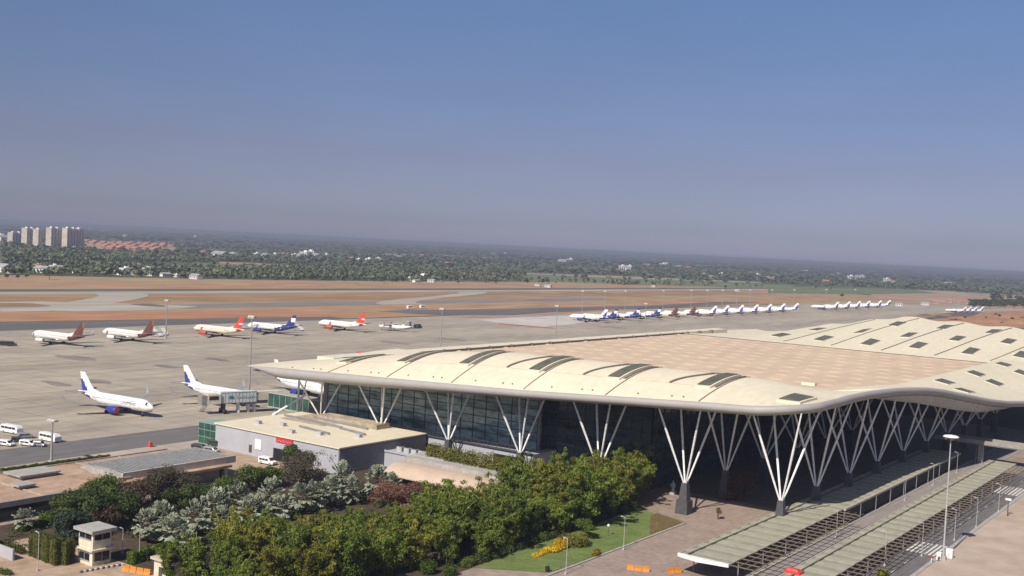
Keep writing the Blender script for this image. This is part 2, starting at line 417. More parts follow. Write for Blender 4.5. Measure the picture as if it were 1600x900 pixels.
# roof seams and skylights
SEAM = [-240.6, -215.8, -190.5, -166.0, -141.6, -117.5, -93.3]
SEAM = [-229, -206, -183, -159.5, -135.3, -110.6]
def ribbon(b, pts, w, h, side=None, mi=0):
    rows = []
    for i, (x, y) in enumerate(pts):
        a = pts[max(0, i - 1)]; c = pts[min(len(pts) - 1, i + 1)]
        t = Vector((c[0] - a[0], c[1] - a[1], 0)).normalized(); n = Vector((t.y, -t.x, 0)) * w / 2
        za = zr(x - n.x, y - n.y); zb = zr(x + n.x, y + n.y)
        rows.append([(x - n.x, y - n.y, za - .1), (x - n.x, y - n.y, za + h), (x + n.x, y + n.y, zb + h), (x + n.x, y + n.y, zb - .1)])
    b.loft(rows, True, mi)
for i, X in enumerate(SEAM):
    b = TB(); ribbon(b, [(X, y) for y in np.linspace(YS + .5, 259, 24)], .32, .12)
    if i >= 3: b2 = [(X - 13 + 4.5 * smooth((y - 241) / 15), y) for y in np.linspace(241, 256, 14)] + [(X - 8.5 + 5 * k / 6, 256 + .4 * k) for k in range(1, 7)]; ribbon(b, b2, .5, .35)
    b.build('roof_seam', seam_m, term)
    b = TB(); ribbon(b, [(x, 241.0) for x in np.linspace(X - 22, X - 1, 8)], .22, .04)
    b.build('panel_joint', M('panel joint', (.50, .43, .31), .6, .05, .1), term)
    for q in (5, 8, 17):
        b = TB(); zq = zr(X - q, 232.4); b.box(X - q, X - q + .3, 232.2, 232.5, zq - .05, zq + .3); b.build('roof_anchor', seam_m, term)
    # skylight: raised curb, glazing, east cheek
    y0, y1 = (239.5, 257) ; x0, x1 = X - 5.6, X - 1.6
    cb = TB(); ribbon(cb, [((x0 + x1) / 2, y) for y in np.linspace(y0, y1, 12)], x1 - x0, .45)
    k = cb.build('skylight', cream, term, True)
    gb = TB(); ribbon(gb, [((x0 + x1) / 2 - .2, y) for y in np.linspace(y0 + .9, y1 - .2, 12)], x1 - x0 - .7, .62); gb.build('glazing', glass_sky, k)
    gb = TB(); ribbon(gb, [(X - .9, y) for y in np.linspace(y0 + 1.5, y1 + 1, 12)], .7, .2); gb.build('gutter', seam_m, k)
# isolated skylight by the corner
cb = TB(); ribbon(cb, [(-91.5, y) for y in np.linspace(236, 246.5, 10)], 5.6, .5); k = cb.build('skylight', cream, term, True)
gb = TB(); ribbon(gb, [(-91.7, y) for y in np.linspace(236.8, 246.2, 10)], 4.6, .66); gb.build('glazing', glass_sky, k)
cb = TB(); cb.box(-101, -97.5, 268.5, 270, 31.0, 31.7); k = cb.build('roof_hatch', cream, term)
# north strip skylights in three rows, staggered; east strip in two rows
def roof_light(x, y, w, l, skew=0.0):
    cb = TB(); ribbon(cb, [(x + skew * (t - .5), y + l * (t - .5)) for t in np.linspace(0, 1, 9)], w, .2); k = cb.build('skylight', cream, term)
    gb = TB(); ribbon(gb, [(x + skew * (t - .5), y + l * (t - .5)) for t in np.linspace(.04, .96, 9)], w - .4, .3); gb.build('glazing', glass_sky, k)
def roof_at(px, py):
    d = RW @ np.array([px - CX, py - CY, F]); last = 1e9
    for t in np.arange(.08, .8, .0004):
        p = d * t + np.array([0, 0, H])
        if XW < p[0] < -76 and YS < p[1] < YN and p[2] < zr(p[0], p[1]): return p[0], p[1]
    return None
for px, py in [(1220, 524), (1287, 529), (1360, 535), (1435, 540), (1517, 549), (1597, 554), (1277, 515), (1347, 518), (1420, 524), (1496, 529.5), (1576, 534), (1270, 505.5), (1332, 504.5), (1402, 506), (1476, 511), (1552, 518)]:
    q = roof_at(px, py)
    if q: roof_light(q[0], q[1], 5.0, 17, 0.0)
for i in range(6):
    x = -203 + i * 23.6
    b = TB(); ribbon(b, [(x + 1 + (y - 520) * .1, y) for y in np.linspace(512, 618, 26)], .5 if i in (2, 3) else .3, .25); b.build('roof_seam', seam_m, term)
for px, py in [(1476, 597), (1525, 584), (1568, 570), (1554, 599), (1597, 583), (1507, 611)]:
    q = roof_at(px, py)
    if q: roof_light(min(q[0], -83), q[1], 5.0, 11, 0.0)
# structure below: podium, glass walls, floors
b = TB()
b.box(-252, -165, 244.5, 470, 0, 6.4); b.box(-165, -137, 250, 470, 0, 1.0)
b.build('podium', grey_wall, term)
b = TB()
for x0, x1, z0, z1 in [(-203, -197, .2, 4.2), (-192, -184, .3, 3.6), (-178, -168, .3, 5.0)]: TB().box(x0, x1, 244.3, 244.45, z0, z1).build('podium_opening', black_m, term)
pass
b = TB(); b.box(-252, -165, 243.9, 244.6, 6.42, 6.75)
for i in range(58): b.box(-252 + i * 1.5, -251.9 + i * 1.5, 244.1, 244.2, 6.75, 7.9)
b.box(-252, -165, 244.05, 244.25, 7.9, 8.0); b.build('terrace_railing', dark_metal, term)
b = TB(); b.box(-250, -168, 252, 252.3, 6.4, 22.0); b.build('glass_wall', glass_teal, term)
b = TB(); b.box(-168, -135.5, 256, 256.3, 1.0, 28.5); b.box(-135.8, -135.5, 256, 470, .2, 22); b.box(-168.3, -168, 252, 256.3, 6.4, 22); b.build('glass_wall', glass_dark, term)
mull = M('mullion', (.05, .06, .062), .5, .1, .5)
b = TB()
for i in range(19): x = -250 + i * 4.5; b.box(x, x + .09, 251.8, 252.02, 6.4, 22)
for z in (8.6, 10.8, 13, 15.2, 17.4, 19.6): b.box(-250, -168, 251.85, 251.98, z, z + .22)
for i in range(12): x = -168 + i * 2.9; b.box(x, x + .14, 255.8, 256.02, 1, 28)
for i in range(13): b.box(-168, -135.6, 255.85, 255.98, 2 + i * 2.1, 2.2 + i * 2.1)
for i in range(50): b.box(-135.52, -135.3, 258 + i * 4, 258.15 + i * 4, .2, 21.5)
b.build('mullions', mull, term)
b = TB(); b.box(-168.6, -167.9, 251.6, 252.4, 6.4, 22); b.build('corner_pier', grey_dark, term)
b = TB(); b.box(-251, -136, 256.4, 470, 6.5, 6.9); b.box(-251, -136, 258, 470, 12.5, 13.0); b.build('floor_slab', conc, term)
b = TB(); b.box(-252, -250.1, 252, 500, 0, 21); b.build('west_wall', grey_dark, term)
b = TB(); rr = []
for y in np.linspace(286, 404, 40):
    q = math.sin(math.pi * (y - 286) / 118) ** .7 * 2.9; x = xe(y); z = zr(x, y) - 2.2
    rr.append([(x - .7, y, z), (x - 1.6, y, z - q * .6), (x - 3.2, y, z - q), (x - 3.4, y, z - q + .05), (x - 3.4, y, z)])
b.loft(rr); b.build('soffit_band', soffit_m, term, True)
# columns: granite pedestal and four splayed tubes
def column(x, y, zb=7.5, big=False, n=4):
    b = TB()
    if big:
        b.frustum(x, y, .1, 3.4, 1.6, 1.6, 1.45, 1.45); b.frustum(x, y, 3.4, zb, 1.1, 1.1, .7, .7)
    else: b.frustum(x, y, .1, zb, 1.2, 1.2, .7, .7)
    p = b.build('column', ped_m, term)
    for i, j in ((-1, -1), (1, -1), (1, 1), (-1, 1)):
        tx, ty = x + i * 6.0, y + j * 6.0
        tx = min(tx, xe(ty) - 1.5); tz = zr(tx, ty) - 1.6
        if tz < zb + 1: tz = zb + 1
        b = TB(); q = Vector((tx, ty, tz)); p0 = Vector((x + i * .28, y + j * .28, zb - .1)); md = p0.lerp(q, .55)
        b.tube(p0, md, .2, .29, 8); b.tube(md, q, .29, .17, 8)
        b.build('strut', steel_white, p, True)
CXS = [-240.6, -215.8, -190.5, -166.0, -141.6, -117.4, -93.2]
for i, x in enumerate(CXS): column(x, 239.9, 7.5, big=(i == 5))
for y in (262.2, 286, 309.6, 334, 359, 384, 407, 430, 454): column(-93.2, y)
for y in (262.3, 287, 311.8, 336, 360): column(-117.2, y)
b = TB(); b.tube((-256.5, 245.5, 3), (-256.5, 245.5, 19.2), .35, .3); b.tube((-262, 240, 5), (-254, 246.5, 12), .35, .3); b.tube((-256.5, 245.5, 3), (-258, 251, 19), .22, .2)
b.build('west_post', steel_white, term, True)
b = TB(); b.box(-284, -252.2, 258, 261.5, 3.6, 8.0); b.build('glass_corridor', M('muted green glass', (.03, .085, .065), .2, .3, .3, spec=.5), term)
b = TB(); b.box(-284.3, -252.2, 257.8, 261.7, 8.0, 8.35); b.box(-284.3, -252.2, 257.8, 261.7, 3.2, 3.6)
for i in range(12): b.box(-284 + i * 2.8, -283.85 + i * 2.8, 257.85, 258.0, 3.6, 8)
for i in range(4): b.box(-282 + i * 9, -281.3 + i * 9, 259, 260, 0, 3.2)
b.build('corridor_frame', conc, term)

# ------------------------------------------------------------------ annex block, bridge, low buildings
t = thing('annex_building', 'low grey service block with cream roof and green glass end by the terminal', 'building', (-226, 226, 0))
class AB(MB):
    def build(s, name, mats, parent=None, smooth=False, off=(226, -226, 0)):
        s.v = [(x + off[0], y + off[1], z + off[2]) for x, y, z in s.v]; return MB.build(s, name, mats, parent, smooth)
b = AB(); b.box(-251, -202, 208.5, 243.6, 0, 6.9); b.build('wall', grey_wall, t)
b = AB(); b.box(-202, -201.7, 208.6, 243.6, .6, 6.6); b.build('east_shade_sheet', grey_dark, t)  # darker grey sheet paints the shade of the east wall
b = AB(); b.box(-251.4, -201.4, 208.1, 243.6, 6.9, 7.25); rf = b.build('roof', cream, t)
tan_roof = M('weathered roof felt', (.40, .33, .24), .9, .25, .25)
b = AB(); b.box(-246, -228, 228, 243, 7.25, 7.30); b.build('roof_stain', tan_roof, rf)
b = AB()
for (x, y, l) in [(-248, 232, 26), (-240, 236.5, 24), (-231, 222, 14), (-222, 229, 12)]: b.beam((x, y, 7.6), (x + l, y - 2, 7.6), .5, .5)
b.build('duct', grey_dark, rf)
b = AB(); b.box(-238, -214, 236, 241.5, 7.26, 8.7); b.build('plant_screen', tan_roof, rf)
for (x, y) in [(-243, 216), (-236, 219), (-219, 217), (-210, 223), (-226, 213)]:
    b = AB(); b.box(x, x + 1.6, y, y + 1.3, 7.25, 8.2); b.build('roof_unit', grey_wall, rf)
b = AB(); b.box(-225.6, -219.0, 208.25, 208.45, 5.4, 6.7); sg = b.build('sign', M('red sign', (.55, .03, .05), .5, .06, 1), t)
b = AB()
for i in range(9):
    x = -225.2 + i * .68; hh = .75 if i in (0, 4) else .5; b.box(x, x + .14, 208.18, 208.24, 5.62, 5.62 + hh); b.box(x + .14, x + .42, 208.18, 208.24, 5.62 + .36 * (i % 2), 5.74 + .36 * (i % 2))
b.build('lettering', M('sign letters', (.70, .30, .30), .5, .05, 1), sg)
b = AB(); b.box(-226.5, -217.5, 208.3, 208.49, .3, 3.6); b.build('loading_door', black_m, t)
b = AB(); b.box(-234, -231.4, 208.3, 208.49, 2.2, 5.0); b.build('white_panel', white, t)
b = AB(); b.box(-236.4, -235.4, 208.3, 208.49, 1.0, 3.0); b.build('door', dark_metal, t)
b = AB(); b.box(-259.5, -251.2, 209.5, 217, .3, 6.2); g_ = b.build('glass_end', M('muted green glass', (.03, .085, .065), .2, .3, .3, spec=.5), t)
b = AB()
for z in (.1, 2.1, 4.2, 6.2): b.box(-259.65, -251.1, 209.35, 217.1, z, z + .14)
for i in range(4): b.box(-259.6 + i * 2.6, -259.5 + i * 2.6, 209.38, 209.5, .3, 6.2)
b.build('frame', M('pale green frame', (.25, .36, .30), .5, .1, 1), g_)

t = tag(AB().box(-201.6, -186, 226, 232, 0, 4.4).box(-201.6, -186, 225.7, 226, 4.2, 4.7).build('retaining_wall', grey_wall, None, off=(0, 0, 0)),
        'grey rendered wall stepping out below the dark side of the service block', 'wall')

# curved tan canopy and planted terrace
t = thing('vaulted_canopy', 'tan curved entrance canopy with concrete parapet behind the bamboo', 'canopy', (-170, 212, 0))
b = AB(); rings = []
for i in range(12):
    x = -188 + i * 3.2; prof = []
    for a in np.linspace(20, 118, 9): prof.append((x, 217.5 - 8.5 * math.cos(R_(a)) * .75 - 1, 1.2 + 3.6 * math.sin(R_(a))))
    prof2 = [(p[0], p[1], p[2] - .25) for p in prof[::-1]]
    rings.append(prof + prof2)
b.loft(rings); b.build('vault', M('tan render', (.50, .385, .29), .8, .05, .1, fine=.03), t, True, off=(170, -212, 0))
b = AB(); b.box(-188.5, -153, 219.3, 222.5, 2, 5.6); b.box(-188.5, -178, 222.5, 227, 2, 5.9); b.build('parapet', conc, t, off=(170, -212, 0))
for i in range(5):
    b = AB(); b.box(-186 + i * 7, -185.4 + i * 7, 212, 212.6, .1, 3.6); b.build('post', dark_metal, t, off=(170, -212, 0))

# low brown-roofed building, left
OF = (236, -150, 0)
t = thing('low_building', 'long low building with flat brown roof and roof slabs at left', 'building', (-236, -0 + 150, 0))
brown_roof = M('brown roof tiles', (.35, .225, .15), .85, 0, .1, col2=(.43, .30, .21), fine=.08)
b = AB(); b.box(-238.5, -217, 92, 182, .1, 3.3); b.build('wall', M('dim wall', (.30, .26, .22), .8, .1, .3), t, off=OF)
b = AB(); b.box(-240.5, -214.6, 88, 184, 3.35, 3.95); r_ = b.build('roof', brown_roof, t, off=OF)
b = AB(); b.box(-214.6, -213.9, 87.6, 152, 3.1, 4.25); b.box(-240.9, -240.4, 88, 184, 3.3, 4.2); b.build('roof_edge', M('roof edge', (.30, .26, .235), .8, .1, .5), t, off=OF)
b = AB(); b.box(-216.9, -216.7, 100, 150, .9, 2.9); b.build('window_strip', win_m, t, off=OF)
for (x0, x1, y0, y1, z) in [(-237.5, -230.5, 137, 147, 4.7), (-226, -222.5, 132, 136, 4.6)]:
    b = AB(); b.box(x0, x1, y0, y1, z, z + .35); b.box(x0 + .8, x1 - .8, y0 + .8, y1 - .8, 3.95, z); b.build('roof_slab', conc, r_, off=OF)
b = AB()
for y in (121, 133, 157, 169): AB().box(-240.2, -215, y, y + .35, 3.95, 4.12).build('roof_rib', tan_roof, r_, off=OF)
t = thing('louvred_pavilion', 'pavilion with grey louvred roof on white posts beside the brown roof', 'pavilion', (-224, 170, 0))
OF = (224, -170, 0)
b = AB(); b.box(-233, -217.5, 155, 186.5, 4.9, 5.15)
for i in range(32): b.beam((-232.8, 155.5 + i, 5.42), (-217.7, 155.5 + i, 5.42), .5, .08)
b.build('louvre_roof', M('grey louvres', (.29, .29, .28), .7, .12, .5), t, off=OF)
b = AB(); b.box(-217.5, -216.9, 154, 187, 3.9, 5.6); b.build('roof_beam', M('pavilion beam', (.47, .41, .35), .8, .08, .5), t, off=OF)
b = AB(); rr = []
for y in np.linspace(153.6, 156, 3): rr.append([(-225 + 8.3 * math.cos(a), y, 4.6 + .75 * math.sin(a)) for a in np.linspace(0, 2 * math.pi, 13)[:-1]])
b.loft(rr); b.build('rounded_end', conc, t, True, off=OF)
for (x, y) in [(-218, 156.5), (-218, 184.5), (-231.5, 184.5), (-231.5, 157), (-218, 170)]:
    b = AB(); b.box(x - .5, x + .5, y - .5, y + .5, .1, 4.9); b.build('post', cream_wall, t, off=OF)
b = AB(); b.box(-231, -219, 184, 186, .2, 4.6); b.build('wall', grey_dark, t, off=OF)
b = AB(); b.box(-218.9, -218.7, 172, 182, .8, 3.8); b.build('window', win_m, t, off=OF)

# guard tower
t = thing('guard_house', 'cream two-storey guard post with flat grey roof among hedges', 'guard post', (-177.5, 120.6, 0), 0)
b = MB(); b.box(-2.2, 2.2, -1.9, 1.9, 0, 6.2); b.build('wall', cream_wall, t)
b = MB(); b.box(-2.95, 2.95, -2.6, 2.6, 6.2, 6.75); b.build('roof', M('grey roof slab', (.36, .35, .32), .85, .1, .5), t)
b = MB(); b.box(-2.75, 2.75, -2.45, 2.45, 2.85, 3.15); b.build('ledge', M('ledge', (.62, .55, .43), .8, .08, 1), t)
for (x0, x1, y0, y1, z0, z1) in [(-1.9, 1.7, -1.95, -1.88, 4.9, 5.8), (2.18, 2.25, -1.6, 1.6, 4.8, 5.8), (-1.7, 1.3, -1.95, -1.88, 1.0, 2.3), (2.18, 2.25, -1.5, 1.6, .9, 2.5)]:
    b = MB(); b.box(x0, x1, y0, y1, z0, z1); w_ = b.build('window', win_m, t)
    b = MB()
    if x1 - x0 > 1: b.box(x0 - .1, x1 + .1, y0 - .12, y0 + .02, z0 - .12, z0); b.box((x0 + x1) / 2 - .05, (x0 + x1) / 2 + .05, y0 - .04, y0, z0, z1)
    else: b.box(x1 - .02, x1 + .12, y0 - .1, y1 + .1, z0 - .12, z0); b.box(x1, x1 + .04, -.05, .05, z0, z1)
    b.build('frame', conc, w_)
t = thing('kiosk', 'small cream kiosk with flat roof half hidden by bamboo at the bottom edge', 'kiosk', (*G(272, 903)[:2], 0))
b = MB(); b.box(-2.6, 2.6, -2.4, 3.4, 0, 3.4); b.build('wall', cream_wall, t)
b = MB(); b.box(-3.1, 3.1, -2.9, 3.9, 3.4, 3.85); b.build('roof', M('kiosk roof', (.50, .44, .34), .85, .1, .5), t)
b = MB(); b.box(-1.2, -.2, -2.46, -2.38, .1, 2.3); b.build('door', dark_metal, t)

# jet bridge on the near stand
def jet_bridge():
    A_ = Vector(G(330, 647)); B_ = Vector(G(437, 628, 3))
    B_.z = 0
    d = (B_ - A_); Ln = d.length; a = math.atan2(d.y, d.x)
    t = thing('jet_bridge', 'cream and pale blue passenger boarding bridge standing on the apron', 'boarding bridge', A_, a)
    pale = M('pale blue panel', (.52, .60, .62), .5, .06, .4); crm = M('bridge cream', (.60, .55, .45), .55, .08, .4)
    b = MB(); b.box(-2.2, 2.4, -2.2, 2.2, 3.6, 7.0); cab = b.build('cab', crm, t)
    b = MB(); b.box(-4.2, -2.2, -1.9, 1.9, 3.4, 6.6)
    b.build('bellows', M('bellows', (.25, .23, .21), .85, .2, 2), cab)
    b = MB(); b.box(-1.8, 1.5, -2.26, -2.2, 5.1, 6.4); b.build('window', win_m, cab)
    b = MB(); b.box(2.4, Ln * .62, -1.75, 1.75, 3.9, 7.4); tn = b.build('tunnel', pale, t)
    b = MB(); b.box(Ln * .62, Ln, -1.5, 1.5, 4.2, 7.2); b.build('inner_tunnel', crm, t)
    b = MB()
    for k in range(11): b.box(2.6 + k * (Ln * .62 - 3) / 10, 2.75 + k * (Ln * .62 - 3) / 10, -1.82, -1.75, 3.9, 7.4)
    b.box(2.4, Ln * .62, -1.85, -1.7, 3.7, 3.95); b.box(2.4, Ln * .62, -1.85, -1.7, 7.35, 7.5); b.build('frame', conc, tn)
    b = MB()
    for k in range(5):
        an = R_(20 + k * 32); c = Vector((6.2, -1.86, 5.2)); tip = c + Vector((math.cos(an) * 1.25, 0, math.sin(an) * 1.25)); w = Vector((-math.sin(an), 0, math.cos(an))) * .28
        mid = c.lerp(tip, .6); q = [c, mid - w, tip, mid + w]; b.add(q + [p + Vector((0, .05, 0)) for p in q], [(0, 1, 2, 3), (7, 6, 5, 4)])
    b.build('emblem', M('teal emblem', (.03, .20, .32), .5, .1, 1), tn)
    b = MB()
    for k in range(9): b.box(8.2 + k * .75, 8.65 + k * .75, -1.87, -1.82, 5.3, 5.3 + (.6 if k % 3 else .85))
    b.build('lettering', M('faint letters', (.30, .42, .50), .5, .1, 1), tn)
    b = MB(); b.box(3.6, 4.6, -2.4, 2.4, 1.0, 1.6); b.box(3.7, 4.5, -1.2, -.8, 1.6, 3.9); b.box(3.7, 4.5, .8, 1.2, 1.6, 3.9); dc = b.build('drive_column', dark_metal, t)
    for y in (-1.9, 1.9):
        b = MB(); b.tube((4.1, y - .3, .6), (4.1, y + .3, .6), .6, .6, 12); b.build('wheel', rubber, dc)
    for x in (9.5, 13.2, 15.4, Ln - 1):
        b = MB(); b.box(x - .3, x + .3, -.9, .9, 0, 4.1); b.build('support', white, t)
    b = MB(); b.box(10, Ln - 1, -2.0, 2.0, 3.2, 3.7); b.build('service_deck', dark_metal, t)
    b = MB()
    for k in range(8): b.beam((-1.6 - k * .1, 2.4 + k * .45, 3.4 - k * .45), (.4 - k * .1, 2.4 + k * .45, 3.4 - k * .45), .5, .1)
    b.build('stair', grey_dark, t)
jet_bridge()

# ------------------------------------------------------------------ aircraft
FUS = [(0, 3.25, .05), (.35, 3.27, .55), (1.2, 3.36, 1.1), (2.5, 3.5, 1.6), (4, 3.62, 1.88), (5.5, 3.7, 1.98), (9, 3.7, 1.98), (14, 3.7, 1.98), (18, 3.7, 1.98), (22, 3.7, 1.98),
       (24.5, 3.76, 1.92), (27, 3.98, 1.70), (29.5, 4.25, 1.40), (32, 4.52, 1.02), (34.5, 4.78, .62), (36.6, 4.95, .32), (37.4, 5.0, .12)]
def text_mesh(txt, size):
    cu = bpy.data.curves.new('txt', 'FONT'); cu.body = txt; cu.size = size; cu.shear = .2; cu.space_character = .95
    o = bpy.data.objects.new('txt', cu); C.objects.link(o); dg = bpy.context.evaluated_depsgraph_get(); dg.update()
    me = bpy.data.meshes.new_from_object(o.evaluated_get(dg)); bpy.data.objects.remove(o); bpy.data.curves.remove(cu)
    return me
def airliner(name, label, loc, rz, body, fm, fin_mats, finf, eng, cover=None, txt=None, txtm=None, wingm=None, sc=1.0, group=None, belly=None):
    t = thing(name, label, 'airplane', loc, rz, group); t.scale = (sc, sc, sc)
    X0 = 17.0
    rings = []; n = 20
    for x, zc, r in FUS:
        rings.append([(X0 - x, r * math.sin(2 * math.pi * k / n), zc + r * 1.03 * math.cos(2 * math.pi * k / n)) for k in range(n)])
    b = MB(); b.loft(rings, True, 0, lambda c: fm(X0 - c[0], c[1], c[2])); fu = b.build('fuselage', body, t, True)
    # belly fairing
    b = MB(); rr = []
    for x, h, w in [(11, .2, .8), (12.5, .9, 1.9), (16, 1.1, 2.15), (19, 1.0, 2.1), (21.5, .3, 1.2)]:
        rr.append([(X0 - x, w * math.sin(2 * math.pi * k / 12), 2.25 + h * .62 * math.cos(2 * math.pi * k / 12)) for k in range(12)])
    b.loft(rr); b.build('belly_fairing', belly or body[min(1, len(body) - 1)], fu, True)
    b = MB(); q = []
    for a in (-62, -30, 0, 30, 62):
        s_, c_ = math.sin(R_(a)), math.cos(R_(a)); q.append(((X0 - 1.55, 1.3 * s_, 3.36 + 1.25 * c_ * .93), (X0 - 2.55, 1.66 * s_, 3.5 + 1.66 * c_ * 1.0)))
    b.grid([[p[0] for p in q], [p[1] for p in q]]); b.v = [(x + .05, y * 1.01, z + .03) for x, y, z in b.v]; b.build('cockpit_window', win_m, fu)
    b = MB()
    for s in (-1, 1):
        for i in range(30):
            x = X0 - 6.6 - i * .72; y = s * 2.0 * .985; z = 4.05
            b.add([(x, y, z), (x + .24, y, z), (x + .24, y - s * .02, z + .36), (x, y - s * .02, z + .36)], [(0, 1, 2, 3)])
    b.build('cabin_windows', win_m, fu)
    for s in (-1, 1):
        for x in (4.4, 26.2):
            r = 1.93 if x < 5 else 1.78; zc = 3.64 if x < 5 else 3.9
            b = MB(); y = s * (r + .012)
            b.add([(X0 - x, y, zc - .6), (X0 - x - .85, y, zc - .6), (X0 - x - .85, y - s * .22, zc + 1.0), (X0 - x, y - s * .22, zc + 1.0)], [(0, 1, 2, 3)])
            b.build('door', M('door outline', (.62, .61, .60), .4, .04, 1), fu)
    wm = wingm or M('wing grey', (.27, .27, .275), .45, .06, .3)
    for s in (-1, 1):
        st = [(1.6, 12.2, 19.2, 2.55, .75), (6.2, 15.0, 19.7, 3.0, .5), (11.5, 18.0, 21.3, 3.6, .3), (16.6, 20.9, 22.5, 4.3, .16)]
        rr = []
        for y, xl, xt, z, th in st:
            c = xt - xl
            rr.append([(X0 - xl, s * y, z), (X0 - xl - .15 * c, s * y, z + th * .55), (X0 - xl - .5 * c, s * y, z + th * .5), (X0 - xt, s * y, z - .02), (X0 - xl - .5 * c, s * y, z - th * .4), (X0 - xl - .12 * c, s * y, z - th * .4)])
        b = MB(); b.loft(rr); w = b.build('wing', wm, t)
        b = MB(); b.loft([[(X0 - 20.9, s * 16.6, 4.3), (X0 - 22.5, s * 16.6, 4.3), (X0 - 22.5, s * 16.7, 4.28), (X0 - 20.9, s * 16.7, 4.28)],
                          [(X0 - 22.6, s * 17.3, 6.5), (X0 - 23.5, s * 17.3, 6.5), (X0 - 23.5, s * 17.38, 6.48), (X0 - 22.6, s * 17.38, 6.48)]]); b.build('winglet', wm, w)
        b = MB(); rr = []
        for x, r in [(10.6, 1.0), (10.9, 1.13), (12, 1.2), (13.6, 1.12), (15, .8), (15.2, .72)]:
            rr.append([(X0 - x, s * 5.75 + r * math.cos(a), 1.95 + r * math.sin(a)) for a in np.linspace(0, 2 * math.pi, 17)[:-1]])
        b.loft(rr); e = b.build('engine', eng, t, True)
        b = MB(); b.tube((X0 - 10.55, s * 5.75, 1.95), (X0 - 10.75, s * 5.75, 1.95), 1.02, .98, 16); b.build('intake', cover or black_m, e)
        b = MB(); b.loft([[(X0 - 12, s * 5.65, 2.9), (X0 - 12, s * 5.85, 2.9), (X0 - 16, s * 5.85, 2.9), (X0 - 16, s * 5.65, 2.9)], [(X0 - 12.8, s * 5.65, 3.3), (X0 - 12.8, s * 5.85, 3.3), (X0 - 17, s * 5.85, 3.0), (X0 - 17, s * 5.65, 3.0)]]); b.build('pylon', wm, e)
        b = MB(); rr = []
        for y, xl, xt, z in [(.5, 32.0, 35.4, 5.1), (6.2, 35.2, 36.8, 5.7)]:
            rr.append([(X0 - xl, s * y, z), (X0 - (xl + xt) / 2, s * y, z + .16), (X0 - xt, s * y, z), (X0 - (xl + xt) / 2, s * y, z - .16)])
        b.loft(rr); b.build('tailplane', wm, t)
        b = MB(); b.tube((X0 - 17.8, s * 3.8, .6), (X0 - 17.8, s * 3.6, 2.6), .13, .15, 6); g = b.build('landing_gear', grey_wall, t)
        b = MB(); b.tube((X0 - 17.8, s * 3.8 - .5, .6), (X0 - 17.8, s * 3.8 + .5, .6), .58, .58, 12); b.build('wheel', rubber, g)
    b = MB(); b.tube((X0 - 5.1, 0, .4), (X0 - 5.0, 0, 2.0), .1, .12, 6); g = b.build('nose_gear', grey_wall, t)
    b = MB(); b.tube((X0 - 5.1, -.32, .4), (X0 - 5.1, .32, .4), .4, .4, 12); b.build('wheel', rubber, g)
    # fin as a faired loft of 6x6 stations
    b = MB(); rows = []
    nz, nc = 9, 10
    for k in range(nz):
        u = k / (nz - 1); z = 5.35 + (11.76 - 5.35) * u; xl = 28.6 + (34.2 - 28.6) * u; xt = 35.2 + (36.6 - 35.2) * u; th = .32 * (1 - .6 * u)
        ring = []
        for i in range(nc + 1):
            w = i / nc; ring.append((X0 - (xl + (xt - xl) * w), th * math.sin(math.pi * min(1, w * 1.0)) ** .6 * .9 + .01, z))
        ring += [(p[0], -p[1], p[2]) for p in ring[::-1][1:-1]]
        rows.append(ring)
    b.loft(rows, True, 0, lambda c: finf((X0 - c[0]), c[2])); b.build('tail_fin', fin_mats, t)
    b = MB(); b.add([(X0 - 25.5, .03, 5.55), (X0 - 28.8, .12, 5.7), (X0 - 29.8, .12, 6.6), (X0 - 25.5, -.03, 5.55), (X0 - 28.8, -.12, 5.7), (X0 - 29.8, -.12, 6.6)], [(0, 1, 2), (5, 4, 3), (0, 2, 5, 3)]); b.build('fin_fillet', body[0], t)
    if txt:
        me = text_mesh(txt, 2.7); mx = max(v.co.x for v in me.vertices)
        for s in (-1, 1):
            m2 = me.copy()
            for v in m2.vertices:
                z = 3.55 + v.co.y * .72 ; dz = z - 3.7; y = -math.sqrt(max(.05, 2.005 ** 2 - (dz / 1.03) ** 2)) - .02
                x = (X0 - 6.2 - mx + v.co.x) if s == -1 else (X0 - 6.2 - v.co.x)
                v.co = (x, y * (1 if s == -1 else -1), z + .05)
            m2.materials.clear(); m2.materials.append(txtm); ob('lettering', m2, fu)
    return t
# liveries (material index by place on the hull: x aft of the nose, height)
def indigo_f(x, y, z): return 1 if (x > 28 and z < 4.6 - (x - 28) * .02 and x > 29.5) or (10.5 < x < 22.5 and z < 2.75) else 0
def indigo_fin(x, z):
    lead = 28.6 + (z - 5.35) * .875
    return 1 if (x - lead) > 3.0 - .0 * z and z < 9.6 and (x - lead) > (z - 5.35) * .1 + 2.2 else 0
grey_txt = M('grey lettering', (.20, .23, .30), .5, .05, 1)
IND = dict(body=[white, blue_m], fm=indigo_f, fin_mats=[white, blue_m], finf=indigo_fin, eng=blue_m)
def rear(x0, sl, idx=1): return lambda x, y, z: idx if x > x0 - (z - 3.7) * sl else 0
MAR = dict(body=[M('warm white paint', (.76, .73, .66), .4, .04, .3), maroon], fm=rear(27.5, -1.0), fin_mats=[maroon, M('gold brown', (.22, .12, .05), .5, .1, 1)], finf=lambda x, z: 1 if x > 35 and z > 9 else 0, eng=white, belly=white)
redp = M('scarlet paint', (.62, .07, .045), .4, .06, .5)
RED = dict(body=[M('ivory paint', (.76, .70, .56), .4, .04, .3), redp], fm=lambda x, y, z: 1 if (z < 2.6 and x < 15) or (x > 33 and z < 4.6) else 0, fin_mats=[redp, white], finf=lambda x, z: 1 if abs(z - 8) < .5 and x > 33.5 else 0, eng=redp)
RED2 = dict(RED); RED2['body'] = [white, redp]
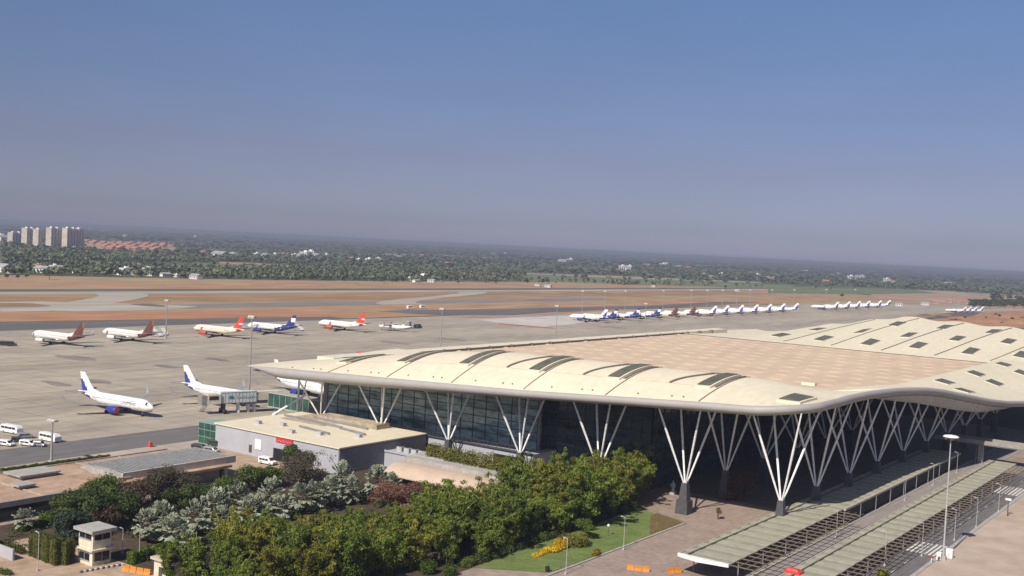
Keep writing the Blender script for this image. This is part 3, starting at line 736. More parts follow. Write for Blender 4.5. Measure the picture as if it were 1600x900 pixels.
GOA = dict(body=[white, navy_m], fm=lambda x, y, z: 1 if x > 20 + (z - 2) * 2.2 else 0, fin_mats=[navy_m, white], finf=lambda x, z: 1 if 7.5 < z < 10.2 and x > 33 else 0, eng=navy_m)

def at_tail(px, py, head, z=11.76):
    """ground point under the middle of an airliner whose fin tip is seen at px, py"""
    p = G(px, py, z); return (p[0] + math.cos(head) * 18.4, p[1] + math.sin(head) * 18.4, .11)
hd = R_(5)
p1 = at_tail(129, 581, hd)
airliner('airliner', 'white airliner with blue tail and red engine covers taxied out on the open apron', p1, hd, txt='IndiGo', txtm=grey_txt, cover=redp, **IND)
p = at_tail(290, 571, R_(3))
airliner('airliner', 'white airliner with blue tail parked behind the boarding bridge', p, R_(3), txt='IndiGo', txtm=grey_txt, **IND)
p = at_tail(431, 562, R_(-9))
airliner('airliner', 'white airliner nosed in under the pointed end of the terminal roof', p, R_(-9), **IND)
p = (-322, 362, .11)
airliner('airliner', 'red-tailed airliner hidden behind the terminal roof, only its fin showing', p, R_(2), **RED2)
ha = math.pi + R_(7)
def at_nose(px, py, head, z=3.4):
    p = G(px, py, z); return (p[0] - math.cos(head) * 17, p[1] - math.sin(head) * 17, .11)
airliner('airliner', 'white airliner with dark maroon tail, leftmost of the far parked line', at_nose(53, 523, ha), ha, sc=1.07, **MAR)
airliner('airliner', 'white airliner with dark maroon tail beside the mobile stairs, second in the far line', at_nose(163, 519, ha), ha, sc=1.07, **MAR)
airliner('airliner', 'ivory airliner with bright red tail standing third in the far line', at_nose(305, 513, ha), ha, sc=1.07, **RED)
airliner('airliner', 'white airliner with dark blue tail between the two red-tailed ones', at_nose(389, 509, ha), ha, txt='goair', txtm=navy_m, sc=1.07, **GOA)
airliner('airliner', 'white airliner with red tail and red nose underside next to the small turboprop', at_nose(500, 505, ha), ha, sc=1.07, **RED2)

# turboprop
def turboprop(loc, rz):
    t = thing('turboprop', 'small white turboprop airplane at the end of the near parked line', 'airplane', loc, rz)
    b = MB(); rr = []
    for x, zc, r in [(0, 2.3, .05), (.5, 2.35, .7), (2, 2.6, 1.25), (4, 2.75, 1.4), (17, 2.75, 1.4), (22, 3.2, 1.0), (26, 3.8, .35), (27, 3.9, .1)]:
        rr.append([(13 - x, r * math.cos(a), zc + r * math.sin(a)) for a in np.linspace(0, 2 * math.pi, 15)[:-1]])
    b.loft(rr); fu = b.build('fuselage', white, t, True)
    b = MB(); b.box(10.3, 11.3, -1.0, 1.0, 3.35, 3.95); b.build('cockpit_window', win_m, fu)
    b = MB(); b.loft([[(3.2, -13.5, 4.6), (1.8, -13.5, 4.6), (1.8, -13.5, 4.4), (3.2, -13.5, 4.4)], [(3.8, 0, 4.5), (1.2, 0, 4.5), (1.2, 0, 4.05), (3.8, 0, 4.05)], [(3.2, 13.5, 4.6), (1.8, 13.5, 4.6), (1.8, 13.5, 4.4), (3.2, 13.5, 4.4)]]); b.build('wing', white, t)
    for s in (-1, 1):
        b = MB(); b.tube((5.8, s * 4.1, 3.9), (1.0, s * 4.1, 4.0), .75, .4, 10); e = b.build('engine', dark_metal, t)
        b = MB()
        for k in range(6):
            a = k * math.pi / 3; b.beam((5.9, s * 4.1, 3.9), (5.9, s * 4.1 + 1.9 * math.cos(a), 3.9 + 1.9 * math.sin(a)), .08, .3)
        b.build('propeller', rubber, e)
        b = MB(); b.tube((1.5, s * 2.0, .5), (1.5, s * 1.5, 1.6), .1, .1, 6); g = b.build('landing_gear', grey_wall, t)
        b = MB(); b.tube((1.5, s * 2.0 - .3, .45), (1.5, s * 2.0 + .3, .45), .45, .45, 10); b.build('wheel', rubber, g)
    b = MB(); b.loft([[(-9, -.15, 3.9), (-9, .15, 3.9), (-13.2, .15, 4.0), (-13.2, -.15, 4.0)], [(-11.5, -.1, 7.6), (-11.5, .1, 7.6), (-13.8, .1, 7.6), (-13.8, -.1, 7.6)]]); b.build('tail_fin', grey_dark, t)
    b = MB(); b.box(-13.9, -12.2, -3.6, 3.6, 7.55, 7.7); b.build('tailplane', white, t)
    b = MB(); b.tube((10.5, 0, .4), (10.5, 0, 1.8), .1, .1, 6); g = b.build('nose_gear', grey_wall, t)
    b = MB(); b.tube((10.5, -.2, .35), (10.5, .2, .35), .35, .35, 10); b.build('wheel', rubber, g)
q = at_nose(578, 508, ha, 2.4); turboprop((q[0] + 4, q[1], .11), ha)

# the long far row
ROW = 'airliners in the long far row'
proto = {}
ords = ['first', 'second', 'third', 'fourth', 'fifth', 'sixth', 'seventh', 'eighth', 'ninth', 'tenth', 'eleventh', 'twelfth', 'thirteenth']
row = [(948, 'I0'), (964, 'G'), (999, 'G'), (1032, 'G'), (1059, 'M'), (1087, 'M'), (1119, 'I'), (1138, 'I'), (1161, 'I'), (1184, 'I'), (1205, 'I'), (1226, 'I'), (1247, 'I')]
LV = {'I': (IND, 'white airliner with white and blue tail'), 'I0': (IND, 'white airliner beside pale new concrete,'), 'G': (GOA, 'white airliner with dark navy tail'), 'M': (MAR, 'white airliner with short dark brown tail'), 'W': (RED2, '')}
for i, (px, kd) in enumerate(row):
    lv, ph = LV[kd]; key = kd[0]
    Yt = GYX(px, -488, 11.76); loc = (-488 + math.cos(ha) * 18.4, Yt + math.sin(ha) * 18.4, .11)
    lab = '%s %s from the left in the long far row' % (ph.rstrip(','), ords[i])
    if key not in proto: proto[key] = airliner('airliner', lab, loc, ha, group=ROW, **lv)
    else: copy_tree(proto[key], loc, ha, label=lab, group=ROW)
for i, px in enumerate([1310, 1328, 1344, 1359, 1377, 1391]):
    Yt = GYX(px, -488, 11.76); loc = (-488 + math.cos(ha) * 18.4, Yt + math.sin(ha) * 18.4, .11)
    copy_tree(proto['I'], loc, ha, label='white blue-tailed airliner, %s from the left in the second far cluster' % ords[i], group='airliners in the second cluster')
for i, px in enumerate([1514, 1522, 1531, 1541]):
    p = at_tail(px, 477 - 0 * i, ha)
    copy_tree(proto['I'], p, ha, sc=.8, label='tiny white airliner by the red mounds far right, %s of four' % ords[i], group='airliners by the red mounds')

# ------------------------------------------------------------------ vehicles
def van(label, loc, rz, L_=5.2, Wd=1.95, Ht=2.2, col=white, name='van', cat='van', bus=False):
    t = thing(name, label, cat, loc, rz)
    h2, l2, w2 = Ht, L_ / 2, Wd / 2
    sec = [(-l2, .45, h2 * .93), (-l2 + .15, .35, h2), (l2 * (.8 if bus else .35), .35, h2 * .99), (l2 * (.95 if bus else .62), .35, h2 * (.8 if bus else .6)), (l2, .42, h2 * (.7 if bus else .48))]
    b = MB(); b.loft([[(x, -w2, z0), (x, w2, z0), (x, w2, z1 - .25), (x, w2 * .86, z1), (x, -w2 * .86, z1), (x, -w2, z1 - .25)] for x, z0, z1 in sec]); b.build('body', col, t)
    for s in (-1, 1):
        y = s * (w2 + .012)
        n = max(2, int(L_ / 1.6))
        for i in range(n):
            x0 = -l2 + .4 + i * (L_ * (.86 if bus else .62)) / n; x1 = x0 + L_ * (.86 if bus else .62) / n - .12
            b = MB(); b.add([(x0, y, h2 * .55), (x1, y, h2 * .55), (x1, y, h2 * .82), (x0, y, h2 * .82)], [(0, 1, 2, 3) if s < 0 else (3, 2, 1, 0)]); b.build('side_window', win_m, t)
    x0, x1 = (l2 * .8, l2 * .96) if bus else (l2 * .36, l2 * .62)
    b = MB(); b.add([(x0 + .06, -w2 * .8, h2 * .96), (x1 + .06, -w2 * .8, h2 * (.72 if bus else .60)), (x1 + .06, w2 * .8, h2 * (.72 if bus else .60)), (x0 + .06, w2 * .8, h2 * .96)], [(0, 1, 2, 3)]); b.build('windscreen', win_m, t)
    for x in (-l2 * .62, l2 * .62):
        for s in (-1, 1):
            b = MB(); b.tube((x, s * (w2 - .2), .36), (x, s * (w2 + .03), .36), .36, .36, 12); w = b.build('wheel', rubber, t)
            b = MB(); b.tube((x, s * (w2 + .03), .36), (x, s * (w2 + .045), .36), .2, .2, 8); b.build('rim', grey_wall, w)
    for s in (-1, 1):
        b = MB(); b.box(l2 - .02, l2 + .03, s * w2 * .7 - .15, s * w2 * .7 + .15, .75, .92); b.build('headlight', M('headlight lens', (.7, .7, .66), .2, .02, 1), t)
    return t
silver = M('silver paint', (.36, .37, .38), .35, .05, 1, metal=.3); dgrey = M('charcoal paint', (.05, .055, .06), .35, .1, 1)
def gp(px, py): c = G(px, py); return (c[0], c[1], .12)
van('white minibus at the far left, back of the vehicle park', gp(18, 677), R_(8), 7.2, 2.2, 2.4, bus=True, name='minibus', cat='minibus')
van('white minibus nearest the lamp mast in the vehicle park', gp(78, 690), R_(4), 7.2, 2.2, 2.4, bus=True, name='minibus', cat='minibus')
van('white car parked in front between the two minibuses', gp(44, 697), R_(20), 4.6, 1.9, 1.6, name='car', cat='car')
van('white car at the left picture edge in front of the minibus', gp(10, 697), R_(15), 4.8, 1.9, 1.6, name='car', cat='car')
van('silver car tucked between the minibuses', gp(40, 685), R_(70), 4.4, 1.8, 1.6, silver, 'car', 'car')
van('charcoal car at the far left edge beyond the minibuses', gp(6, 540), R_(60), 5.5, 2.2, 2.2, dgrey, 'car', 'car')
van('charcoal van at the left edge of the apron beside another dark one', gp(17, 541), R_(60), 5.5, 2.2, 2.4, dgrey)
van('dark pickup parked left of the green glass block end', gp(313, 704), R_(12), 5.2, 1.9, 1.7, dgrey, 'car', 'car')
van('silver car parked under the green glass block end', gp(331, 707), R_(10), 4.6, 1.8, 1.5, silver, 'car', 'car')
van('dark green truck parked closest to the green glass block', gp(340, 699), R_(14), 5.5, 2.0, 2.1, M('dark green paint', (.03, .06, .04), .4, .1, 1), 'truck', 'truck')
van('white van by the loading door of the service block', gp(418, 726), R_(5), 5.2, 1.9, 2.0)
for i, (px, py, cc, nm) in enumerate([(633, 514, white, 'white ground vehicle nearest the turboprop tail'), (640, 513, dgrey, 'dark ground tractor second from the turboprop tail'), (647, 513, silver, 'silver ground vehicle third from the turboprop tail'), (654, 513, dgrey, 'dark ground tractor at the right end behind the turboprop')]):
    van(nm, gp(px, py), R_(100), 6, 2.4, 3.0, cc, 'ground_vehicle', 'ground vehicle')
van('white truck far off by the dark asphalt, left one', gp(641, 483), R_(80), 7, 2.5, 3.2, white, 'truck', 'truck')
van('white truck far off by the dark asphalt, right one', gp(661, 482), R_(80), 7, 2.5, 3.2, white, 'truck', 'truck')
van('dark baggage tractor between the two minibuses and the white cars', gp(27, 691), R_(60), 3.2, 1.6, 1.5, dgrey, 'baggage_tractor', 'tractor')
van('silver baggage tractor in front of the right-hand minibus', gp(62, 698), R_(30), 3.2, 1.6, 1.5, silver, 'baggage_tractor', 'tractor')
def stairs(label, px, py, rz):
    t = thing('mobile_stairs', label, 'boarding stairs', gp(px, py), rz)
    b = MB()
    for k in range(12): b.box(-3 + k * .5, -2.4 + k * .5, -.8, .8, .6 + k * .27, .75 + k * .27)
    b.beam((-3, -.85, .8), (3, -.85, 4.0), .1, .3); b.beam((-3, .85, .8), (3, .85, 4.0), .1, .3); b.box(3, 4.4, -.9, .9, 3.8, 4.0); b.build('steps', white, t)
    b = MB(); b.box(-3.2, 4, -.9, .9, .4, .7); b.tube((3.8, -.7, .5), (3.8, -.7, 3.8), .12); b.tube((3.8, .7, .5), (3.8, .7, 3.8), .12); b.build('chassis', grey_wall, t)
    b = MB()
    for s in (-1, 1): b.beam((-3, s * .85, 1.9), (3, s * .85, 5.0), .06, .06); b.beam((3, s * .85, 5), (4.4, s * .85, 5), .06, .06)
    b.build('handrail', steel_white, t)
    for x in (-2.4, 3.2):
        for s in (-1, 1):
            b = MB(); b.tube((x, s * .75, .35), (x, s * 1.0, .35), .35, .35, 10); b.build('wheel', rubber, t)
stairs('white mobile boarding stairs right of the second maroon-tailed plane', 246, 526, R_(200))
stairs('white mobile boarding stairs at the very right of the maroon-tailed planes', 256, 524, R_(170))
stairs('white mobile boarding stairs behind the dark blue tailed airliner', 468, 517, R_(190))
b = MB(); c = gp(235, 699); b.frustum(c[0], c[1], .1, 1.3, .45, .45, .35, .35); b.frustum(c[0], c[1], 1.3, 1.8, .5, .5, .2, .2); b.tube((c[0] - .6, c[1], .8), (c[0] + .6, c[1], .8), .2)
tag(b.build('water_monitor', red_m), 'small red hydrant box standing at the apron edge by the low hedge', 'hydrant box')
# ------------------------------------------------------------------ walkway canopies, lamps, people on the landside
pan = M('walkway roof sheet', (.29, .28, .21), .75, .08, .2, fine=.04); pan2 = M('walkway roof sheet pale', (.345, .33, .255), .75, .08, .2, fine=.04)
lat = M('brown lattice', (.15, .12, .09), .7, .15, .5)
def walkway(label, X0, X1, XL, Y0, Y1, z, front=False, wall=None):
    t = thing('walkway_canopy', label, 'walkway canopy', ((X0 + X1) / 2, (Y0 + Y1) / 2, 0)); ox, oy = -(X0 + X1) / 2, -(Y0 + Y1) / 2
    b = MB(); n = int((Y1 - Y0) / 2.6)
    for i in range(n):
        y = Y0 + i * (Y1 - Y0) / n; y2 = Y0 + (i + 1) * (Y1 - Y0) / n
        xa, xm = X0 + ox, X1 + ox; zz = z + (.09 if i % 2 else 0)
        b.box(xa, xm, y + oy, y2 + oy - .02, zz - .22, zz, i % 2)
    b.box(X0 + ox + 1.5, X0 + ox + 1.75, Y0 + oy, Y1 + oy, z + .1, z + .3, 2)
    b.build('roof', [pan, pan2, lat], t)
    b = MB()
    YL = wall or Y1
    for i in range(int((YL - Y0) / 2.9)): y = Y0 + i * 2.9 + oy; b.box(X1 + ox + .02, XL + ox, y, y + .22, z - .2, z - .02)
    for k in range(1, 4): x = X1 + ox + (XL - X1) * k / 3; b.box(x - .18, x, Y0 + oy, YL + oy, z - .32, z - .205)
    b.build('lattice', lat, t)
    b = MB(); b.box(X0 + ox - .25, X0 + ox - .02, Y0 + oy, Y1 + oy, z - .45, z + .12); b.build('gutter', M('gutter', (.40, .38, .31), .7, .1, .5), t)
    for i in range(int((Y1 - Y0) / 12)):
        y = Y0 + 3 + i * 12 + oy
        b = MB(); b.tube((X0 + ox + 1.6, y, .1), (X0 + ox + 1.6, y, z - .2), .12, .12, 8); b.build('post', grey_dark, t)
        b = MB(); b.tube((X1 + ox + .5, y, .1), (X1 + ox + .5, y, z - .35), .12, .12, 8); b.build('post', grey_dark, t)
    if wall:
        b = MB(); b.box(X1 + ox - .3, X1 + ox - .1, wall + oy, Y1 + oy, .15, z - .25); b.build('black_shade_screen', black_m, t)  # black colour puts the shade under the roof edge into this screen
        b = MB(); b.box(X1 + ox - .05, X1 + ox + .5, wall + oy, Y1 + oy, z - .35, z + .14); b.build('roof_edge', M('gutter', (.40, .38, .31), .7, .1, .5), t)
    if front:
        b = MB(); b.loft([[(X0 + ox - .3, Y0 + oy - .5, z - .5), (X0 + ox - .3, Y0 + oy - .5, z + .15), (X0 + ox - .3, Y0 + oy, z + .15), (X0 + ox - .3, Y0 + oy, z - .5)],
                          [(X0 + ox + 4, Y0 + oy - 1.2, z - .6), (X0 + ox + 4, Y0 + oy - 1.2, z + .05), (X0 + ox + 4, Y0 + oy, z + .13), (X0 + ox + 4, Y0 + oy, z - .5)],
                          [(X1 + ox, Y0 + oy - .5, z - .5), (X1 + ox, Y0 + oy - .5, z + .15), (X1 + ox, Y0 + oy, z + .15), (X1 + ox, Y0 + oy, z - .5)]]); b.build('front_fascia', white, t)
    return t
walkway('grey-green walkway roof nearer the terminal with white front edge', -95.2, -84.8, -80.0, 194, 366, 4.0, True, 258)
walkway('grey-green walkway roof between the two roads right of the shaded gap', -74.6, -67.0, -63.4, 120, 361, 4.0)
# footbridge
t = thing('footbridge', 'pale covered footbridge crossing to the car park at far right', 'footbridge', (-70, 378, 0))
b = MB(); b.box(-25, 26, -3.2, 3.2, 6.2, 6.8); b.build('deck', grey_dark, t)
b = MB(); b.box(-25, 26, -3.35, -3.2, 6.5, 7.7); b.box(-25, 26, 3.2, 3.35, 6.5, 7.7); b.build('parapet', M('weathered concrete', (.30, .29, .25), .85, .1, .4), t)
for x in (-11, 4, 17): b = MB(); b.box(x - .7, x + .7, -.9, .9, 0, 6.2); b.build('pier', conc, t)
b = MB(); b.box(6, 26, -3, 3, 9.4, 9.7); [b.box(x, x + .2, s * 2.8, s * 2.8 + .2, 6.8, 9.4) for x in (6.2, 12, 18, 24) for s in (-1, 1)]; b.build('roof', M('green roof sheet', (.20, .26, .19), .7, .1, .3), t)
b = MB(); b.box(4.9, 6.0, -3.6, 3.6, 6.8, 8.6); b.build('stair_head', glass_green, t)
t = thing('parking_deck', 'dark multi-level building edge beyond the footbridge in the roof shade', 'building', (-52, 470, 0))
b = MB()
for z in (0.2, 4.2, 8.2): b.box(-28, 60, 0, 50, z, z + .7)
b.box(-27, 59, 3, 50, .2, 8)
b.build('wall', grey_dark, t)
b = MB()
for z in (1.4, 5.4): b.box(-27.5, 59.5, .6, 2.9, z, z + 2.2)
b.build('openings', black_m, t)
# lamp posts
def lamp_post(label, loc, h, group=None, arm=.6, cat='lamp post', name='lamp_post', r=.055, hd=None):
    t = thing(name, label, cat, loc, 0, group)
    b = MB(); b.tube((0, 0, 0), (0, 0, h), r * 1.3, r * .8, 8); b.box(-.2, .2, -.2, .2, 0, .3); b.build('pole', M('galvanised pole', (.42, .42, .42), .5, .05, 1), t)
    b = MB(); b.beam((0, 0, h - .05), (-arm, 0, h + .1), .1, .1); b.box(-arm - .4, -arm + .1, -.13, .13, h + .03, h + .17); b.build('lamp_head', M('galvanised pole', (.42, .42, .42)), t)
    return t
GP = 'lamp posts in the gap between the walkways'; pr = None
for i, (px, py) in enumerate([(1302, 840), (1407, 782), (1448, 758), (1486, 738), (1513, 722)]):
    lab = 'slim lamp post on the strip between the walkway roofs, %s from the front' % ords[i]; c = (-82.0, G(px, py)[1], .12)
    if pr is None: pr = lamp_post(lab, c, 6.2, GP)
    else: copy_tree(pr, c, label=lab)
RP = 'lamp posts along the access road'
for i, (px, py) in enumerate([(1382, 885), (1440, 870), (1491, 845), (1525, 825), (1560, 800)]):
    c = G(px, py); copy_tree(pr, (c[0], c[1], .12), sc=(1, 1, 1.15), label='slim lamp post beside the right-hand access road, %s from the front' % ords[i], group=RP)
for i, (px, py, lab) in enumerate([(974, 860, 'slim lamp post at the lawn edge by the plaza'), (884, 898, 'slim lamp post in front of the yellow flower bed'), (217, 880, 'thin pole between guard post and clipped hedge end'), (59, 893, 'thin pole in front of the tall clipped hedge'), (191, 865, 'short white pole right beside the guard post'), (922, 740, 'white lamp post rising from the bamboo by the terminal wall')]):
    c = G(px, py); copy_tree(pr, (c[0], c[1], .12), sc=(1, 1, .75 if i == 4 else 1.1), label=lab, group='lamp posts in the gardens')
t = thing('garden_lamp', 'short garden lamp with white globe on the lawn', 'garden lamp', (*G(950, 838)[:2], .13))
b = MB(); b.tube((0, 0, 0), (0, 0, 2.0), .07, .05); b.build('post', dark_metal, t)
b = MB(); b.dome((0, 0, 2.25), .32, .32, .36, full=True); b.build('globe', white, t, True)
t = thing('waste_bin', 'small black bin standing alone on the lawn', 'bin', (*G(855, 894)[:2], .13))
b = MB(); b.tube((0, 0, 0), (0, 0, .9), .4, .45, 10); b.tube((0, 0, .9), (0, 0, 1.05), .48, .3, 10); b.build('body', rubber, t)
# tall landside mast
t = thing('high_mast', 'tall white high-mast light with oval head beside the crosswalk', 'light mast', (-58.6, 244.8, .1))
b = MB(); b.tube((0, 0, 0), (0, 0, 26.6), .2, .1, 10); b.build('pole', M('galvanised pole', (.42, .42, .42)), t, True)
b = MB(); rr = []
for r, z in [(.2, 26.2), (1.4, 26.15), (1.65, 26.35), (1.3, 26.6), (.2, 26.75)]: rr.append([(r * math.cos(a), r * math.sin(a), z) for a in np.linspace(0, 2 * math.pi, 15)[:-1]])
b.loft(rr); b.build('lamp_ring', white, t, True)
for k in range(6):
    a = k * math.pi / 3; b = MB(); b.box(1.35 * math.cos(a) - .25, 1.35 * math.cos(a) + .25, 1.35 * math.sin(a) - .25, 1.35 * math.sin(a) + .25, 25.85, 26.13); b.build('floodlight', dark_metal, t)
b = MB(); b.frustum(0, 0, 0, .9, .7, .7, .5, .5); b.build('base', conc, t)
# apron masts
AM = 'apron floodlight masts'; pm = None
def mast(label, loc, h):
    t = thing('apron_mast', label, 'light mast', loc, 0, AM)
    b = MB(); b.tube((0, 0, 0), (0, 0, h), .36, .17, 8); b.frustum(0, 0, 0, .8, .8, .8, .5, .5); b.build('pole', M('mast steel', (.30, .29, .28), .5, .1, .5), t)
    b = MB(); b.box(-1.6, 1.6, -.5, .5, h - .3, h + .1)
    for k in range(4): b.box(-1.5 + k * .8, -.95 + k * .8, -.75, .75, h - .9, h - .3)
    b.build('floodlight_head', M('mast head', (.55, .52, .48), .5, .1, .5), t); return t
mast('tall apron mast standing in front of the roof tip by the boarding bridge', (*G(388, 640)[:2], .1), 33)
pm = mast('apron mast behind the mobile stairs of the maroon-tailed planes', (*G(259, 529)[:2], .1), 22)
copy_tree(pm, (*G(80, 722)[:2], .1), label='pale apron mast beside the parked minibuses at lower left', sc=(1, 1, .5))
MB().v
for i, px in enumerate([688, 868, 909, 944, 976, 1007, 1035, 1079, 1104, 1128, 1150, 1171, 1205, 1240, 1290, 1335]):
    copy_tree(pm, (-404 if i < 2 else -545 if i not in (5,) else -404, GYX(px, -404 if i < 2 or i == 5 else -545, 0), .1), sc=(1, 1, 1.1), label='thin apron mast %s from the left in the line of masts near the long row' % (ords + ['fourteenth', 'fifteenth', 'sixteenth'])[i])
# people, cabinets, barriers
skin = M('skin', (.30, .17, .11), .6, .05, 3)
def person(label, loc, rz, shirt, trous):
    pts = {'pelvis': (0, 0, .95), 'belly': (0, 0, 1.12), 'chest': (.01, 0, 1.33), 'neck': (.01, 0, 1.48), 'head0': (.03, 0, 1.58), 'head1': (.03, 0, 1.70),
           'kl': (.06, .11, .50), 'al': (-.02, .12, .07), 'tl': (.14, .13, .04), 'kr': (.0, -.11, .50), 'ar': (-.10, -.12, .07), 'tr': (.06, -.13, .04),
           'sl': (0, .19, 1.40), 'el': (-.04, .25, 1.12), 'wl': (.06, .25, .88), 'hl': (.10, .25, .80), 'sr': (0, -.19, 1.40), 'er': (.0, -.26, 1.12), 'wr': (.12, -.24, .90), 'hr': (.16, -.23, .83)}
    rad = dict(pelvis=.15, belly=.14, chest=.15, neck=.06, head0=.095, head1=.09, kl=.065, al=.045, tl=.04, kr=.065, ar=.045, tr=.04, sl=.065, el=.045, wl=.035, hl=.04, sr=.065, er=.045, wr=.035, hr=.04)
    ed = [('pelvis', 'belly'), ('belly', 'chest'), ('chest', 'neck'), ('neck', 'head0'), ('head0', 'head1'), ('pelvis', 'kl'), ('kl', 'al'), ('al', 'tl'), ('pelvis', 'kr'), ('kr', 'ar'), ('ar', 'tr'), ('chest', 'sl'), ('sl', 'el'), ('el', 'wl'), ('wl', 'hl'), ('chest', 'sr'), ('sr', 'er'), ('er', 'wr'), ('wr', 'hr')]
    ks = list(pts); me = bpy.data.meshes.new('p'); me.from_pydata([pts[k] for k in ks], [(ks.index(a), ks.index(b)) for a, b in ed], [])
    o = bpy.data.objects.new('p', me); C.objects.link(o); md = o.modifiers.new('s', 'SKIN')
    for k, sv in zip(ks, me.skin_vertices[0].data): sv.radius = (rad[k], rad[k] * .9); sv.use_root = (k == 'pelvis')
    o.modifiers.new('u', 'SUBSURF').levels = 1
    dg = bpy.context.evaluated_depsgraph_get(); dg.update(); m2 = bpy.data.meshes.new_from_object(o.evaluated_get(dg)); bpy.data.objects.remove(o)
    m2.name = 'person'; m2.materials.clear()
    for m in (skin, shirt, trous, rubber): m2.materials.append(m)
    for p in m2.polygons:
        z = p.center.z; y = abs(p.center.y)
        p.material_index = 3 if z < .1 or z > 1.66 else 2 if z < .97 and y < .2 else 1 if z < 1.47 and not (y > .2 and z < 1.1) else 0
        p.use_smooth = True
    t = ob('person', m2); t.location = loc; t.rotation_euler = (0, 0, rz)
    return tag(t, label, 'person')
whs = M('white shirt', (.72, .71, .70), .8, .05, 2); dkt = M('dark trousers', (.03, .03, .04), .8, .1, 2); reds = M('red shirt', (.5, .05, .05), .8, .05, 2)
c = G(1455, 880); person('person in red shirt standing at the kerb left of the tall mast', (c[0], c[1], .12), 1.0, reds, whs)
c = G(1466, 878); person('person in white shirt and dark trousers by the tall mast', (c[0], c[1], .12), 2.0, whs, dkt)
c = G(1051, 773); t = thing('statue', 'pale standing statue on a low plinth in the porch shade', 'statue', (c[0], c[1], .12))
b = MB(); b.frustum(0, 0, 0, .7, .7, .7, .55, .55); b.build('plinth', conc, t)
b = MB(); rr = []
for z, r in [(.7, .5), (1.2, .42), (1.9, .36), (2.5, .46), (2.9, .42), (3.05, .16), (3.2, .2), (3.45, .22), (3.62, .08)]: rr.append([(r * math.cos(a), r * .75 * math.sin(a), z) for a in np.linspace(0, 2 * math.pi, 13)[:-1]])
b.loft(rr); b.path([(.42, 0, 2.8), (.7, -.2, 2.2), (.45, -.45, 1.9)], .12); b.path([(-.42, 0, 2.8), (-.7, -.1, 2.2), (-.5, -.4, 1.8)], .12); b.build('figure', M('pale stone', (.42, .47, .52), .7, .06, 1), t, True)
def cabinet(label, px, py, w, d, h, col):
    c = G(px, py); t = thing('cabinet', label, 'cabinet', (c[0], c[1], .12))
    b = MB(); b.box(-w, w, -d, d, .12, h); b.frustum(0, 0, h, h + .14, w * 1.06, d * 1.06, w * .9, d * .9); b.build('body', col, t)
    b = MB(); b.box(-w * .95, w * .95, -d * .95, d * .95, 0, .12); b.build('plinth', conc, t)
    b = MB(); b.box(-.02, .02, -d - .03, -d, .2, h - .1); b.box(.1, .16, -d - .06, -d, h * .5, h * .6); b.build('door_seam', dark_metal, t)
cabinet('white equipment cabinet right of the tall mast', 1483, 873, .75, .6, 1.9, white)
cabinet('small white cabinet left of the tall mast', 1467, 876, .45, .4, 1.6, white)
t = thing('bollard_light', 'short dark post with lamp on the sandy lot edge', 'bollard', (*G(1574, 807)[:2], .12))
b = MB(); b.tube((0, 0, 0), (0, 0, 4.2), .12, .1); b.build('post', dark_metal, t)
b = MB(); b.box(-.7, .7, -.2, .2, 4.0, 4.5); b.build('lamp_head', white, t)
orange = M('orange barrier', (.60, .22, .03), .6, .1, 1)
def barrier(label, px, py, rz, n):
    c = G(px, py); t = thing('road_barrier', label, 'barrier', (c[0], c[1], .12), rz)
    for k in range(n):
        b = MB(); b.loft([[(k * 1.5 - .7, -.3, 0), (k * 1.5 + .7, -.3, 0), (k * 1.5 + .7, .3, 0), (k * 1.5 - .7, .3, 0)], [(k * 1.5 - .7, -.12, .5), (k * 1.5 + .7, -.12, .5), (k * 1.5 + .7, .12, .5), (k * 1.5 - .7, .12, .5)], [(k * 1.5 - .68, -.1, 1), (k * 1.5 + .68, -.1, 1), (k * 1.5 + .68, .1, 1), (k * 1.5 - .68, .1, 1)]])
        b.build('segment', orange, t)
barrier('row of orange barriers on the plaza at bottom edge', 985, 891, .4, 3)
barrier('orange barriers beside the walkway front edge', 1048, 896, .9, 2)
barrier('orange barrier group in front of the guard post road', 197, 893, .3, 4)
c = G(1240, 893, 4.3); b = MB(); b.box(c[0] - 1.6, c[0] + 1.6, c[1] - 1.2, c[1] + 1.2, 4.1, 4.5); b.frustum(c[0], c[1], 4.5, 4.9, 1.2, .8, .9, .5)
tag(b.build('roof_vent', red_m), 'red vent box on the right-hand walkway roof at bottom edge', 'roof vent')
b = MB(); c0 = G(125, 894); 
bw = MB()
for k in range(16):
    p0 = G(128 + k * 4.2, 895.5 - k * .75); bw.box(p0[0] - .25, p0[0] + .25, p0[1] - .3, p0[1] + .3, .1, .4, k % 2)
tag(bw.build('striped_kerb', [dark_metal, white]), kind='structure')
t = thing('boundary_wall', 'low grey wall with cream pillar at the bottom left corner', 'wall', (-196, 111, 0))
b = MB(); b.box(-.4, 8, -.2, .2, 0, 2.2); b.build('panel', grey_wall, t)
b = MB(); b.box(-1.4, -.4, -.6, .6, 0, 2.8); b.build('pillar', cream_wall, t)
b = MB(); b.box(-12, -1.4, -2.6, 2.2, 2.6, 3.0); b.build('gate_roof', M('gate roof', (.16, .13, .11), .8, .1, .5), t)
b = MB(); b.box(-11, -1.6, -1.6, 1.4, 0, 2.6); b.build('gate_house', conc, t)

